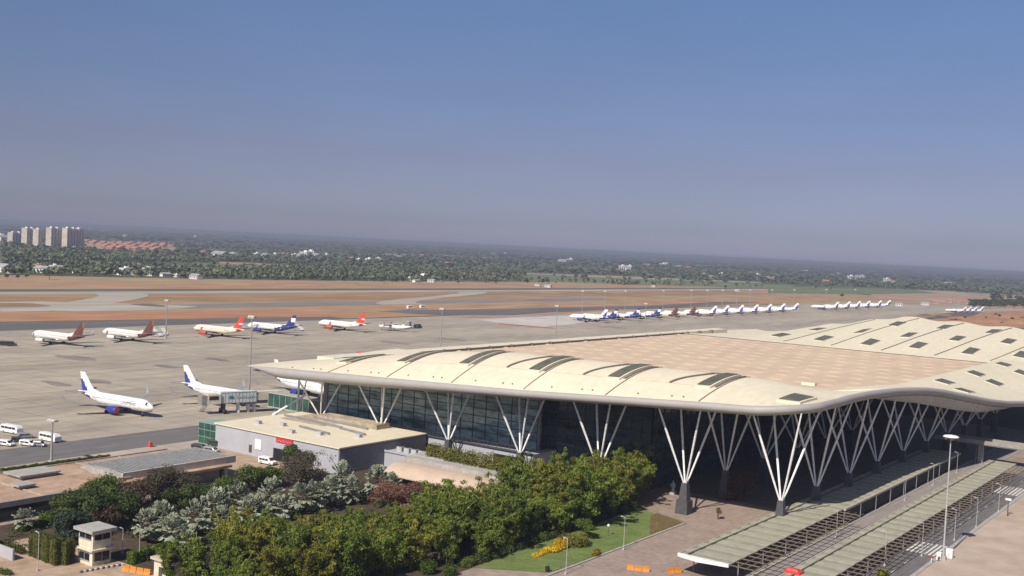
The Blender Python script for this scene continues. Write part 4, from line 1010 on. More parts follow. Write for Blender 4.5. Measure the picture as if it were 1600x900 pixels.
# ------------------------------------------------------------------ planting
nprng = np.random.default_rng(11)
def foliage(name, mat, blobs, n, size, rng=nprng, shell=.55, aspect=.55, droop=0.0, upb=.25, mats=None):
    """many small folded leaf sprays through ellipsoid clumps"""
    V = []; per = np.array([b[3] * b[4] * b[5] for b in blobs]) ** .67; per = (per / per.sum() * n).astype(int) + 1
    for (cx, cy, cz, rx, ry, rz), k in zip(blobs, per):
        d = rng.normal(size=(k, 3)); d /= np.linalg.norm(d, axis=1)[:, None]
        r = shell + (1 - shell) * rng.random(k) ** .7; r *= 1 + .12 * rng.normal(size=k)
        p = d * r[:, None] * [rx, ry, rz] + [cx, cy, cz]
        nn = d * .8 + rng.normal(size=(k, 3)) * .55 + [0, 0, upb]; nn /= np.linalg.norm(nn, axis=1)[:, None]
        t = rng.normal(size=(k, 3)); t[:, 2] -= droop * 2; t -= nn * (t * nn).sum(1)[:, None]; t /= np.linalg.norm(t, axis=1)[:, None]
        s = np.cross(nn, t); L = size * (.6 + .8 * rng.random(k))[:, None]
        V.append(np.stack([p - t * L * .5, p + s * L * aspect * .5 + nn * L * .08, p + t * L * .6 - nn * L * .1, p - s * L * aspect * .5 + nn * L * .08], 1))
    V = np.concatenate(V); nq = len(V)
    me = bpy.data.meshes.new(name); me.vertices.add(nq * 4); me.vertices.foreach_set('co', V.reshape(-1).astype(np.float32))
    me.loops.add(nq * 4); me.loops.foreach_set('vertex_index', np.arange(nq * 4, dtype=np.int32))
    me.polygons.add(nq); me.polygons.foreach_set('loop_start', np.arange(0, nq * 4, 4, dtype=np.int32))
    me.materials.append(mat); me.update(calc_edges=True); me.validate(); return me
leaf = lambda n, c, c2, **k: M(n, c, .6, 0, k.pop('scale', .9), col2=c2, fine=.15, rnd=k.pop('rnd', .18), trans=.25, spec=.25, fscale=3, **k)
bamboo_l = leaf('bamboo leaf', (.075, .12, .017), (.215, .265, .04), scale=.3)
palm_l = leaf('silver palm leaf', (.19, .215, .14), (.41, .44, .32), scale=1.2, rnd=.1)
dark_l = leaf('dark green leaf', (.032, .055, .015), (.10, .125, .035))
mid_l = leaf('mid green leaf', (.065, .105, .022), (.14, .185, .04))
brown_l = leaf('brownish leaf', (.075, .05, .03), (.13, .09, .055))
grey_l = leaf('grey brown twigs', (.065, .055, .038), (.13, .11, .075))
red_l = leaf('russet leaf', (.14, .065, .045), (.24, .13, .09))
yel_l = leaf('yellow flower', (.58, .36, .01), (.70, .48, .02))
lime_l = leaf('yellow green leaf', (.12, .13, .02), (.24, .22, .04))
hedge_l = leaf('hedge leaf', (.06, .10, .015), (.11, .15, .025))
clip_l = leaf('clipped conifer', (.06, .075, .014), (.14, .14, .03))
blue_l = leaf('blue green leaf', (.035, .06, .035), (.08, .115, .075))
bark = M('bark', (.12, .085, .06), .9, .2, 1.5); culm_m = M('bamboo culm', (.22, .21, .07), .6, .15, 1)

def bamboo_proto(k):
    rg = random.Random(100 + k); blobs = []; st = MB()
    for i in range(15):
        a = rg.uniform(0, 6.28); b0 = (rg.uniform(-.9, .9), rg.uniform(-.9, .9)); h = rg.uniform(7.5, 12.6); out = rg.uniform(.8, 5.2)
        pts = []
        for j in range(7):
            u = j / 6; pts.append((b0[0] + math.cos(a) * out * u ** 1.9, b0[1] + math.sin(a) * out * u ** 1.9, h * (u - .16 * u ** 4 * out / 4)))
        st.path(pts, .06, 5)
        for j in range(5):
            u = .28 + .72 * j / 4; q = pts[min(6, int(round(u * 6)))]; rr = 1.4 - .95 * (u - .28)
            blobs.append((q[0] + rg.uniform(-.5, .5), q[1] + rg.uniform(-.5, .5), q[2] + rg.uniform(-.4, .3), rr * rg.uniform(.8, 1.3), rr * rg.uniform(.8, 1.3), rr * rg.uniform(.6, .9)))
    return foliage('foliage', bamboo_l, blobs, 12000, .46, shell=.2, aspect=.36, droop=.7, upb=.45), st.mesh('culms', culm_m)
bam = [bamboo_proto(k) for k in range(4)]
bam[1][0].materials[0] = leaf('yellowing bamboo leaf', (.11, .125, .018), (.29, .27, .04), scale=.3)
rg = random.Random(5); spots = []
for row_, (xa, ya, xb, yb, n) in enumerate([(-150, 124, -147, 176, 11), (-143, 118, -139, 196, 14), (-136, 134, -132, 236, 17), (-128.6, 164, -129.5, 237, 13), (-157, 120, -155, 160, 8), (-152, 176, -150, 192, 3), (-143, 196, -137, 238, 9), (-147, 150, -141, 200, 8), (-137, 238, -133, 243, 3)]):
    for i in range(n):
        u = (i + .5) / n; spots.append((xa + (xb - xa) * u + rg.uniform(-1.6, 1.6), ya + (yb - ya) * u + rg.uniform(-1.8, 1.8)))
for i, (x, y) in enumerate(spots):
    t = thing('bamboo_clump', 'feathery green bamboo clump in the thick band between garden and lawn', 'bamboo', (x, y, .1), rg.uniform(0, 6.28), 'bamboo clumps in the thick band')
    s = rg.uniform(.68, 1.22) * (1.2 if y > 200 else 1) * (.86 if x < -145 else 1); t.scale = (s, s, s * rg.uniform(.85, 1.0))
    f, c = bam[i % 4]; ob('foliage', f, t); ob('culms', c, t)

def bismarck(k):
    rg = random.Random(40 + k); b = MB(); st = MB(); st.tube((0, 0, 0), (0, 0, 3.5), .32, .24, 8)
    for i in range(62):
        el_ = R_(rg.uniform(-55, 82)); a = i * 2.4 + rg.uniform(-.3, .3); pl = rg.uniform(1.7, 2.6)
        d = Vector((math.cos(el_) * math.cos(a), math.cos(el_) * math.sin(a), math.sin(el_)))
        base = Vector((0, 0, 3.5)); tip = base + d * pl
        st.tube(base, tip, .04, .03, 4)
        side = d.cross(Vector((0, 0, 1))); side = side.normalized() if side.length > .1 else Vector((1, 0, 0)); up = side.cross(d)
        R = rg.uniform(.75, 1.1); m = 13; vs = [tip]
        for j in range(m + 1):
            th = R_(-125 + 250 * j / m); rr = R * (1 if j % 2 else .82) * (1 - .12 * abs(j / m - .5) * 2)
            q = tip + d * (math.cos(th) * rr) + side * (math.sin(th) * rr) + up * ((.14 if j % 2 else -.06) - .22 * rr * abs(math.sin(th))) - Vector((0, 0, .25 * max(0, math.cos(th)) ** 2 * (1 - math.sin(el_))))
            vs.append(q)
        b.add(vs, [(0, j, j + 1) for j in range(1, m + 1)])
    return b.mesh('fronds', palm_l), st.mesh('trunk', bark)
bis = [bismarck(k) for k in range(3)]
rg = random.Random(9)
PS = [(231, 812, 4.5), (272, 825, 4), (309, 800, 5), (345, 802, 4.4), (391, 792, 4.6), (425, 764, 5.2), (470, 771, 4.6), (517, 757, 5), (550, 757, 4.8), (590, 748, 4.8), (335, 786, 5.2), (372, 776, 5.2), (612, 752, 4.2), (250, 806, 4.8), (290, 838, 3.2), (440, 785, 4.0), (495, 770, 4.4), (535, 745, 5.2), (408, 782, 4.4), (40, 798, 4)]
for i, (px, py, z) in enumerate(PS):
    c = G(px, py, z); t = thing('silver_palm', 'silvery fan palm in the palm row beside the bamboo' if px > 100 else 'bushy silver palm beside the low building at far left', 'palm', (c[0], c[1], .1), rg.uniform(0, 6), 'silver palms in the row' if px > 100 else None)
    s = rg.uniform(.95, 1.2) * (1 if px > 100 else .75); t.scale = (s, s, s * z / 4.6); ob('fronds', bis[i % 3][0], t); ob('trunk', bis[i % 3][1], t)

def crown_blobs(rg, R, Hh, n, flat=.7, low=False):
    out = []
    for i in range(n):
        a = rg.uniform(0, 6.28); u = math.sqrt(rg.random()); r = R * (.66 * u)
        s = R * rg.uniform(.28, .5); out.append((math.cos(a) * r, math.sin(a) * r, Hh * (.62 + .3 * (1 - u * u) * rg.uniform(.4, 1.1)), s, s, s * flat))
        if low and i % 2: out.append((math.cos(a + 1) * R * .6, math.sin(a + 1) * R * .6, Hh * rg.uniform(.2, .5), s, s, s * flat))
    return out
def tree(name, label, cat, px, py, zc, R, Hh, mat, n=3500, size=.5, seed=0, nb=12, group=None, flat=.7, bare=0.0):
    rg = random.Random(seed); c = G(px, py, zc)
    t = thing(name, label, cat, (c[0], c[1], .1), rg.uniform(0, 6), group)
    R *= 1.12; Hh *= 1.08
    bl = crown_blobs(rg, R, Hh, nb, flat, low=(name in ('broadleaf_tree', 'bare_tree', 'round_bush', 'russet_bush')))
    n = int(n * 1.35)
    ob('crown', foliage('crown', mat, bl, n, size, shell=.35 if bare == 0 else .1), t)
    st = MB(); st.tube((0, 0, 0), (0, 0, Hh * .45), .22 + R * .03, .15, 8)
    for q in bl[:9]: st.tube((0, 0, Hh * .4), (q[0] * .9, q[1] * .9, q[2]), .11, .03, 5)
    st.build('trunk', bark, t); return t
tree('broadleaf_tree', 'dark green bushy tree behind the guard post', 'tree', 135, 790, 5, 5.2, 8, dark_l, 5200, .5, 1)
tree('broadleaf_tree', 'dark green tree left of the guard post by the clipped hedges', 'tree', 118, 822, 3.2, 3.8, 5.5, blue_l, 3000, .5, 2)
tree('broadleaf_tree', 'green spreading tree above the left end of the palm row', 'tree', 165, 764, 5.2, 4.6, 7.5, mid_l, 3600, .45, 3)
tree('bare_tree', 'brownish grey half-bare tree in front of the louvred pavilion', 'tree', 262, 752, 6, 4.9, 9, grey_l, 3600, .38, 4, bare=1)
tree('bare_tree', 'dark brown dry tree left of the half-bare one', 'tree', 218, 775, 4.5, 4.2, 7, brown_l, 3400, .4, 5, bare=1)
tree('bare_tree', 'russet brown bush just behind the guard post roof', 'tree', 168, 806, 3.5, 2.8, 5, brown_l, 1800, .4, 6, bare=1)
tree('bare_tree', 'dark thin tree at the right end of the pavilion shade', 'tree', 300, 775, 4, 3.4, 6, dark_l, 2200, .4, 16)
tree('round_bush', 'dark brown round spreading bush in front of the service block', 'tree', 478, 728, 4, 6.2, 6.4, grey_l, 5600, .42, 7, 16, flat=.6)
tree('round_bush', 'brown bush at the right of the round spreading one', 'tree', 520, 712, 4, 4.2, 6, brown_l, 3000, .42, 8)
tree('broadleaf_tree', 'small palm-like green tree rising behind the round brown bush', 'tree', 455, 705, 4.4, 2.8, 6, mid_l, 1600, .6, 9)
tree('broadleaf_tree', 'green shrub tree right of the pavilion in front of the service yard', 'tree', 392, 742, 4, 3.6, 6, mid_l, 3000, .45, 10)
tree('broadleaf_tree', 'light green shrub nearest the pavilion post', 'tree', 350, 762, 2.6, 3.2, 4.2, mid_l, 2600, .42, 11)
tree('broadleaf_tree', 'low green bush under the right end of the pavilion', 'tree', 322, 766, 2.2, 2.4, 3.4, hedge_l, 1800, .4, 12)
tree('russet_bush', 'wide russet bush below the vaulted canopy, left half', 'bush', 608, 770, 3, 4.8, 5.2, red_l, 3200, .35, 13, flat=.6)
tree('russet_bush', 'wide russet bush below the vaulted canopy, right half', 'bush', 655, 772, 3, 5.0, 5.4, red_l, 3400, .35, 14, flat=.6)
tree('pink_bush', 'pale pinkish low bush between russet bushes and bamboo', 'bush', 640, 800, 1.6, 3.4, 2.6, leaf('pale pink flower', (.22, .13, .10), (.32, .24, .16)), 2000, .35, 15)
tree('broadleaf_tree', 'bluish dark green tree at the right end of the bamboo', 'tree', 992, 736, 6.5, 4.6, 9.5, blue_l, 4200, .55, 17)
for px, py, z, s_ in [(868, 703, 11.5, 1.05), (985, 716, 11, 1.0), (940, 708, 11, 1.0)]:
    c = G(px, py, z); t = thing('bamboo_clump', 'feathery green bamboo clump in the thick band between garden and lawn', 'bamboo', (c[0], c[1], .1), px, 'bamboo clumps in the thick band'); t.scale = (s_ * .8, s_ * .8, s_); ob('foliage', bam[px % 4][0], t); ob('culms', bam[px % 4][1], t)
tree('lawn_tree', 'small flat-topped light green tree standing on the lawn', 'tree', 912, 824, 2.4, 2.7, 4, hedge_l, 2600, .35, 19, flat=.5)
tree('russet_bush', 'round russet topiary tree in the porch shade behind the column', 'topiary tree', 1158, 757, 4, 4.4, 6.2, red_l, 4200, .4, 20, 10, flat=1.0)
tree('palm_sapling', 'small dry palm in a pot standing on the plaza', 'potted palm', 1122, 803, 1.4, .7, 2.6, leaf('dry palm leaf', (.16, .12, .05), (.24, .17, .08)), 220, .8, 21, 4)
tree('broadleaf_tree', 'dark green tree between guard post and first silver palms', 'tree', 192, 790, 4, 3.8, 6.5, dark_l, 3200, .45, 31)
tree('broadleaf_tree', 'dark leafy tree in front of the brown roof edge, left of the spreading one', 'tree', 108, 790, 4, 3.8, 6.2, dark_l, 3000, .45, 32)
tree('bare_tree', 'grey brown thicket between half-bare tree and pavilion wall', 'tree', 284, 752, 4.5, 4.0, 7, grey_l, 3000, .38, 33)
tree('bare_tree', 'greyish thicket left of the half-bare tree under the white pillar', 'tree', 238, 757, 4.5, 3.6, 7, grey_l, 2600, .38, 34)
tree('broadleaf_tree', 'green bush under the half-bare tree before the palm row', 'tree', 270, 780, 2.8, 3.4, 4.8, dark_l, 2600, .42, 35)
tree('broadleaf_tree', 'green bush at the left foot of the brown spreading bush', 'tree', 425, 742, 3, 3.2, 4.6, mid_l, 2400, .42, 36)
def shrub(name, label, cat, px, py, rx, ry, rz, mat, n, size=.3, seed=0, group=None, zc=.6, lump=7):
    rg = random.Random(seed); c = G(px, py, zc); bl = []
    for i in range(lump):
        a = rg.uniform(0, 6.28); u = math.sqrt(rg.random()) * .6; bl.append((math.cos(a) * rx * u, math.sin(a) * ry * u, rz * .45, rx * .45, ry * .45, rz * rg.uniform(.42, .58)))
    o = ob(name, foliage(name, mat, bl, n, size, shell=.4)); o.location = (c[0], c[1], .1); return tag(o, label, cat, group)
shrub('flower_shrub', 'bright yellow flower bed shrub below the bamboo', 'flower bed', 862, 858, 1.7, 3.6, 1.2, yel_l, 1900, .25, 1)
shrub('flower_shrub', 'bright yellow flower patch at the pointed left end of the bed', 'flower bed', 843, 864, 1.1, 3.0, .6, yel_l, 1000, .25, 22)
shrub('flower_shrub', 'bright yellow flowers at the taller right end of the bed', 'flower bed', 876, 853, 1.6, 2.0, 2.4, yel_l, 1300, .25, 2)
shrub('shrub', 'olive yellow shrub right of the yellow flowers', 'shrub', 903, 850, 2.4, 3.4, 2.9, lime_l, 2200, .3, 3)
shrub('shrub', 'orange yellow low shrub at the right end of the flower bed', 'shrub', 930, 864, 1.2, 2.2, 1.4, leaf('orange shrub', (.26, .18, .02), (.34, .24, .03)), 900, .28, 4)
shrub('shrub', 'brown tinged shrub behind the yellow flowers', 'shrub', 885, 843, 1.5, 2.0, 2.0, lime_l, 900, .3, 5)
shrub('shrub', 'small dark round shrub under the bamboo by the lawn', 'shrub', 882, 812, 1.5, 1.5, 2.2, hedge_l, 1000, .3, 6)
shrub('shrub', 'grey green wispy shrub between lawn and bluish tree', 'shrub', 968, 800, 2.2, 2.2, 3.2, blue_l, 1300, .4, 7)
shrub('ball_shrub', 'round clipped green shrub at the bottom edge, left one of two', 'shrub', 667, 893, 2.2, 2.2, 2.8, hedge_l, 2200, .28, 8)
shrub('ball_shrub', 'round clipped green shrub at the bottom edge, right one of two', 'shrub', 705, 895, 1.9, 1.9, 2.3, hedge_l, 1800, .28, 9)
shrub('shrub', 'bright yellow green bush at the bottom edge by the access road', 'shrub', 1380, 897, 1.6, 1.6, 1.6, leaf('lime bush', (.22, .24, .01), (.34, .33, .03)), 1500, .25, 10)
shrub('shrub', 'green shrub left of the boundary wall pillar', 'shrub', 20, 858, 3.6, 1.6, 1.6, clip_l, 1500, .3, 11)
shrub('shrub', 'low lawn shrub at the bottom left corner', 'shrub', 6, 893, 2.2, 1.4, .9, hedge_l, 900, .25, 12)
shrub('shrub', 'dark green shrub beside the far-left silver palm', 'shrub', 68, 812, 2.6, 1.9, 2.0, mid_l, 1300, .3, 13)
for i in range(16):
    y = 168 + i * 4.3; x = -126.3 + (y - 168) * -.022 + rg.uniform(-.5, .5)
    o = ob('undergrowth', foliage('undergrowth', dark_l if i % 3 else mid_l, [(0, 0, .7, 1.5, 2.2, 1.1), (.3, .8, .9, 1.1, 1.4, 1.2)], 700, .34, shell=.4)); o.location = (x - .8, y, .1)
    tag(o, 'low dark leafy undergrowth at the foot of the bamboo along the lawn', 'undergrowth', 'undergrowth along the lawn edge', 'thing')
def hedge(name, label, p0, p1, w, h, mat, n, size=.28, rows=9):
    a = G(*p0); b_ = G(*p1); d = Vector((b_[0] - a[0], b_[1] - a[1], 0)); L_ = d.length; d.normalize(); e = Vector((-d.y, d.x, 0))
    rng = np.random.default_rng(int(p0[0])); n = int(n * 1.5)
    ar = np.array([L_ * w, L_ * h, L_ * h, w * h, w * h]); f = rng.choice(5, n, p=ar / ar.sum()); u = rng.random(n); v = rng.random(n)
    x = np.where(f < 3, u * L_, np.where(f == 3, 0, L_)); y = np.where(f == 0, (v - .5) * w, np.where(f == 1, -w / 2, np.where(f == 2, w / 2, (u - .5) * w))); z = np.where(f == 0, h, v * h)
    nn = np.stack([np.where(f == 3, -1, np.where(f == 4, 1, 0)), np.where(f == 1, -1, np.where(f == 2, 1, 0)), np.where(f == 0, 1, .15)], 1).astype(float)
    wob = (np.sin(x * 2.1 + p0[0]) * .12 + np.sin(x * 4.3) * .08 + rng.normal(size=n) * .05)[:, None]
    k = 1 - .18 * np.clip((z - h * .75) / (h * .25), 0, 1) ** 2
    p = np.stack([x, y * k, z * (1 + .03 * np.sin(x * 1.7))], 1) + nn * wob
    nn = nn + rng.normal(size=(n, 3)) * .45; nn /= np.linalg.norm(nn, axis=1)[:, None]
    t = rng.normal(size=(n, 3)) + [0, 0, .8]; t -= nn * (t * nn).sum(1)[:, None]; t /= np.linalg.norm(t, axis=1)[:, None]; sd_ = np.cross(nn, t); Lf = size * (.6 + .8 * rng.random(n))[:, None]
    V = np.stack([p - t * Lf * .5, p + sd_ * Lf * .35, p + t * Lf * .6, p - sd_ * Lf * .35], 1).reshape(-1, 3)
    V = np.stack([V[:, 0] * d.x + V[:, 1] * e.x, V[:, 0] * d.y + V[:, 1] * e.y, V[:, 2]], 1)
    b = MB(); b.v = [tuple(q) for q in V]; b.f = [(4 * i, 4 * i + 1, 4 * i + 2, 4 * i + 3) for i in range(n)]; b.m = [0] * n
    q = [d * (L_ * s_) + e * (w * .42 * t_) for s_, t_ in ((.02, -1), (.98, -1), (.98, 1), (.02, 1))]
    b.prism([(c.x, c.y) for c in q], 0, h * .93)
    o = b.build(name, mat); o.location = (a[0], a[1], .1); return tag(o, label, 'hedge')
hedge('clipped_hedge', 'tall clipped olive hedge of upright conifers left of the guard post', (52, 868), (92, 884), 1.7, 4.6, clip_l, 5200)
hedge('clipped_hedge', 'short end of the tall clipped hedge nearest the guard post', (97, 884), (110, 879), 1.6, 4.2, clip_l, 2400)
hedge('clipped_hedge', 'bright green low hedge right of the guard post', (203, 882), (278, 862), 1.6, 2.1, hedge_l, 3200)
hedge('clipped_hedge', 'bright green low hedge strips behind the tall clipped hedge', (32, 832), (92, 818), 1.3, 1.4, hedge_l, 2200)
hedge('clipped_hedge', 'narrow green hedge behind the low hedge strips', (64, 812), (92, 805), 1.0, 1.3, hedge_l, 1100)
hedge('clipped_hedge', 'low dark hedge along the airside road kerb', (2, 741), (170, 718), .9, 1.2, clip_l, 3600, .3)
a = G(690, 722, 5.6); hl = []
for i in range(15):
    u = i / 14; hl.append((-183.5 + 31 * u, 224.3, 7.1, 1.8, 2.1, 2.4 + .4 * math.sin(i * 2.3)))
o = ob('terrace_hedge', foliage('terrace_hedge', lime_l, hl, 8000, .45, shell=.4)); tag(o, 'yellow green hedge growing on the terrace above the vaulted canopy', 'hedge')
b = MB(); b.box(-186, -152, 222.6, 226, 3.5, 5.6); tag(b.build('terrace_planter', conc), 'long concrete planter carrying the yellow green terrace hedge', 'planter')

gb_ = []
rg = random.Random(77)
for i in range(420):
    x, y = rg.uniform(-208, -129), rg.uniform(112, 236)
    if -186 < x < -153 and 112 < y < 130 or -190 < x < -150 and y > 205 or x < -190 and y > 186: continue
    gb_.append((x, y, .45, rg.uniform(1.2, 2.6), rg.uniform(1.2, 2.6), rg.uniform(.5, 1.1)))
tag(ob('ground_cover', foliage('ground_cover', dark_l, gb_, 30000, .4, shell=.3)), 'low dark green ground cover filling the planting beds', 'ground cover', kind='stuff')
t = thing('cooling_plant', 'grey air-conditioning units lined up on the service block yard wall', 'air conditioner', (-198, 228.5, 4.4))
for k in range(4):
    b = MB(); b.box(k * 2.6 - .9, k * 2.6 + .9, -.7, .7, 0, 1.3); u_ = b.build('unit', M('unit grey', (.42, .42, .41), .6, .08, 1), t)
    b = MB(); b.tube((k * 2.6, 0, 1.3), (k * 2.6, 0, 1.42), .55, .55, 12); b.build('fan', dark_metal, u_)
# ------------------------------------------------------------------ countryside beyond the airfield
FENCE = [(-1420, -600), (-1260, 300), (-1210, 683), (-1140, 996), (-1090, 1511), (-965, 2250), (-560, 2570), (-200, 2720), (300, 2800)]
fx_ = np.array([p[1] for p in FENCE]); fX_ = np.array([p[0] for p in FENCE])
FIELDS = []
CLEAR = []     # open yards round the buildings: x, y, half width, depth towards the airfield
field_m = M('pale field', (.30, .25, .17), .95, 0, .004, col2=(.36, .31, .22), stretch=(1, .4, 1), fine=.1)
field_g = M('green field', (.11, .15, .06), .95, 0, .006, col2=(.16, .18, .08), fine=.1)
field_r = M('reddish field', (.34, .20, .13), .95, 0, .004, col2=(.40, .28, .19), fine=.1)
for px, mm in [([(340, 409), (400, 411), (480, 417), (470, 419), (395, 415), (345, 412)], field_r), ([(540, 417), (700, 421.5), (860, 428), (1010, 433), (1190, 441), (1190, 442.5), (1000, 436), (850, 431), (700, 424), (545, 419.5)], field_m),
               ([(820, 428), (1020, 437), (1240, 446), (1240, 452), (1000, 445), (820, 439)], field_g), ([(600, 396), (700, 399), (780, 403), (770, 406), (690, 402), (600, 398.5)], field_m), ([(840, 405), (900, 407.5), (898, 410), (842, 407)], field_m),
               ([(0, 403), (180, 409), (330, 415), (320, 420), (160, 414), (0, 410)], field_g), ([(300, 410), (480, 418), (520, 424), (380, 419), (300, 415)], field_g), ([(1060, 412), (1120, 416), (1118, 419), (1060, 415)], field_m),
               ([(130, 376), (270, 380), (278, 393), (200, 395), (132, 391)], field_r), ([(1340, 450), (1480, 455), (1600, 462), (1600, 468), (1460, 463), (1330, 455)], field_m), ([(1200, 447), (1420, 452), (1500, 462), (1200, 458)], field_g),
               ([(1360, 460), (1480, 458), (1560, 466), (1470, 478), (1380, 473)], field_r), ([(460, 372), (560, 374.5), (560, 376), (460, 374)], field_m), ([(1450, 439), (1600, 446), (1600, 449), (1450, 442)], field_m)]:
    w_ = [G(*p)[:2] for p in px]; FIELDS.append(np.array(w_)); sheet('field', w_, .06 + .012 * len(FIELDS), mm)
def inpoly(P, poly):
    x, y = P[:, 0], P[:, 1]; ins = np.zeros(len(P), bool); n = len(poly); j = n - 1
    for i in range(n):
        xi, yi = poly[i]; xj, yj = poly[j]
        c = ((yi > y) != (yj > y)) & (x < (xj - xi) * (y - yi) / (yj - yi + 1e-9) + xi); ins ^= c; j = i
    return ins
def scatter(n, r0, r1, rng):
    r = np.sqrt(rng.random(n) * (r1 * r1 - r0 * r0) + r0 * r0)
    u = rng.random(n) * 1.16 - .58                      # image plane fraction
    fw = np.array([-.58098, .81306]); rt = np.array([.81306, .58098]); a = np.arctan(u * 800 / F * 1.72)
    P = (np.cos(a)[:, None] * fw + np.sin(a)[:, None] * rt) * r[:, None]
    ok = P[:, 0] < np.interp(P[:, 1], fx_, fX_) - 6
    far = P[:, 1] > 2800; ok |= far
    ok &= ~((P[:, 0] > -300) & (P[:, 1] < 2550))
    P = P[ok]
    C_ = np.array(CLEAR)
    for k0 in range(0, len(C_), 40):
        q = C_[k0:k0 + 40]; dd = P[:, None, :] - q[None, :, :2]; ur = -q[:, :2] / np.linalg.norm(q[:, :2], axis=1)[:, None]
        al = (dd * ur[None]).sum(2); ac = np.abs(dd[:, :, 0] * -ur[None, :, 1] + dd[:, :, 1] * ur[None, :, 0])
        hit = ((al > -q[None, :, 2]) & (al < q[None, :, 3]) & (ac < q[None, :, 2])).any(1); P = P[~hit]
    for f in FIELDS:
        k = inpoly(P, f); P = P[~(k & (rng.random(len(P)) < .97))]
    return P
def wood(name, n, r0, r1, rad, hgt, q, mat, seed, patchy=.0, wl=300.0, alb=0):
    rng = np.random.default_rng(seed); P = scatter(n, r0, r1, rng)
    w = np.sin(P[:, 0] / wl + 1.3 * np.sin(P[:, 1] / wl / 1.7)) + np.sin(P[:, 1] / wl * .6 + 2 + 1.1 * np.sin(P[:, 0] / wl * .8)) + .7 * np.sin((P[:, 0] * .7 - P[:, 1]) / wl * 2.3)
    w = w + 1.1 * np.sin((P[:, 0] * 1.0 + P[:, 1] * .25) / (wl * .8)) 
    P = P[(w > -1.6 + patchy) | (rng.random(len(P)) < .12)]; n = len(P)
    s = (.55 + .8 * rng.random(n)); base = np.column_stack([P, np.zeros(n)])
    d = rng.normal(size=(n, q, 3)); d /= np.linalg.norm(d, axis=2)[:, :, None]
    c = base[:, None, :] + d * np.array([rad, rad, hgt * .36]) * s[:, None, None] * (.6 + .4 * rng.random((n, q, 1))); c[:, :, 2] += (hgt * .62 * s)[:, None]
    nn = d * .9 + rng.normal(size=d.shape) * .5; nn /= np.linalg.norm(nn, axis=2)[:, :, None]
    t = rng.normal(size=d.shape); t -= nn * (t * nn).sum(2)[:, :, None]; t /= np.linalg.norm(t, axis=2)[:, :, None]; b = np.cross(nn, t)
    L = np.array([rad, rad, hgt * .36]) * s[:, None, None] * (.55 + .5 * rng.random((n, q, 1)))
    V = np.stack([c - t * L, c + b * L * .8, c + t * L, c - b * L * .8], 2).reshape(-1, 3); V[:, 2] = np.maximum(V[:, 2], .15)
    nq = len(V) // 4; me = bpy.data.meshes.new(name); me.vertices.add(nq * 4); me.vertices.foreach_set('co', V.reshape(-1).astype(np.float32))
    me.loops.add(nq * 4); me.loops.foreach_set('vertex_index', np.arange(nq * 4, dtype=np.int32)); me.polygons.add(nq)
    me.polygons.foreach_set('loop_start', np.arange(0, nq * 4, 4, dtype=np.int32)); me.materials.append(mat); me.update(calc_edges=True); me.validate()
    o = ob(name, me); return tag(o, 'far green woodland and palm groves beyond the airfield', 'woodland', kind='stuff')
wood_m = M('woodland leaf', (.06, .08, .042), .8, 0, .03, col2=(.14, .155, .085), fine=.25, fscale=8, spec=.1)
wood_n = M('palm grove leaf', (.065, .088, .045), .8, 0, .02, col2=(.17, .185, .105), fine=.25, fscale=8, spec=.1)
wood_f = M('far woodland leaf', (.05, .068, .04), .85, 0, .004, col2=(.11, .12, .075), fine=.2, fscale=9, spec=.1)
# single trees standing out along the airfield edge
def far_tree(seed, R=4.5, Hh=8.5, mat=dark_l):
    rg = random.Random(seed); t = thing('field_tree', 'dark round tree standing alone at the dry airfield edge', 'tree', (0, 0, 0), 0, 'lone trees along the airfield edge')
    ob('crown', foliage('crown', mat, crown_blobs(rg, R, Hh, 8), 500, 1.5, shell=.3), t); b = MB(); b.tube((0, 0, 0), (0, 0, Hh * .5), .3, .2, 6); b.build('trunk', bark, t); return t
ft = far_tree(3); pts = [(77, 437), (28, 437), (11, 437), (42, 436), (433, 441), (535, 440), (555, 442), (600, 444), (612, 441), (690, 441), (715, 444), (775, 444), (1134, 452), (1316, 466)]
for i, (px, py) in enumerate(pts):
    c = G(px, py); s = [1.25, .6, .7, .6, .7, .55, .9, 1.1, .6, .6, .6, .5, .9, .9][i]
    if i == 0: ft.location = (c[0], c[1], .1); ft.scale = (s, s, s)
    else: copy_tree(ft, (c[0], c[1], .1), random.uniform(0, 6), s)
RT = 'trees by the red mounds'
for i in range(46):
    px = 1515 + (i * 37 % 100) * .95; py = 473 + (i % 5) * 2.2; c = G(px, py)
    copy_tree(ft, (c[0], c[1], .1), i * 1.1, (1.3 + .3 * (i % 3), 1.3 + .3 * (i % 3), .8 + .1 * (i % 3)), label='dark green tree in the clump beyond the red earth at far right', group=RT)
for i, (px, py, s) in enumerate([(1508, 500, .55), (1561, 497, .6), (1581, 502, .6), (1540, 499, .4), (1556, 494, .5)]):
    c = G(px, py); copy_tree(ft, (c[0], c[1], .1), i, s, label='small dark bush growing on the red earth mounds', group='bushes on the red mounds')
for i, (px, py, w, h) in enumerate([(1500, 499, 26, 3.2), (1545, 503, 30, 3.5), (1590, 505, 28, 4), (1575, 495, 34, 3), (1440, 496, 30, 2.2), (1470, 493, 26, 2.4)]):
    c = G(px, py); b = MB(); b.dome((0, 0, 0), w * .55, w, h, nu=18, nv=6, jit=.13, rng=random.Random(i)); o = b.build('dirt_mound', soil_red if i < 4 else dry_grass, None, True); o.location = (c[0], c[1], .05)
    tag(o, 'heaped red earth mound behind the far roof edge' if i < 4 else 'flat brown earth heap left of the red mounds', 'earth mound', 'red earth mounds' if i < 4 else 'brown earth heaps')

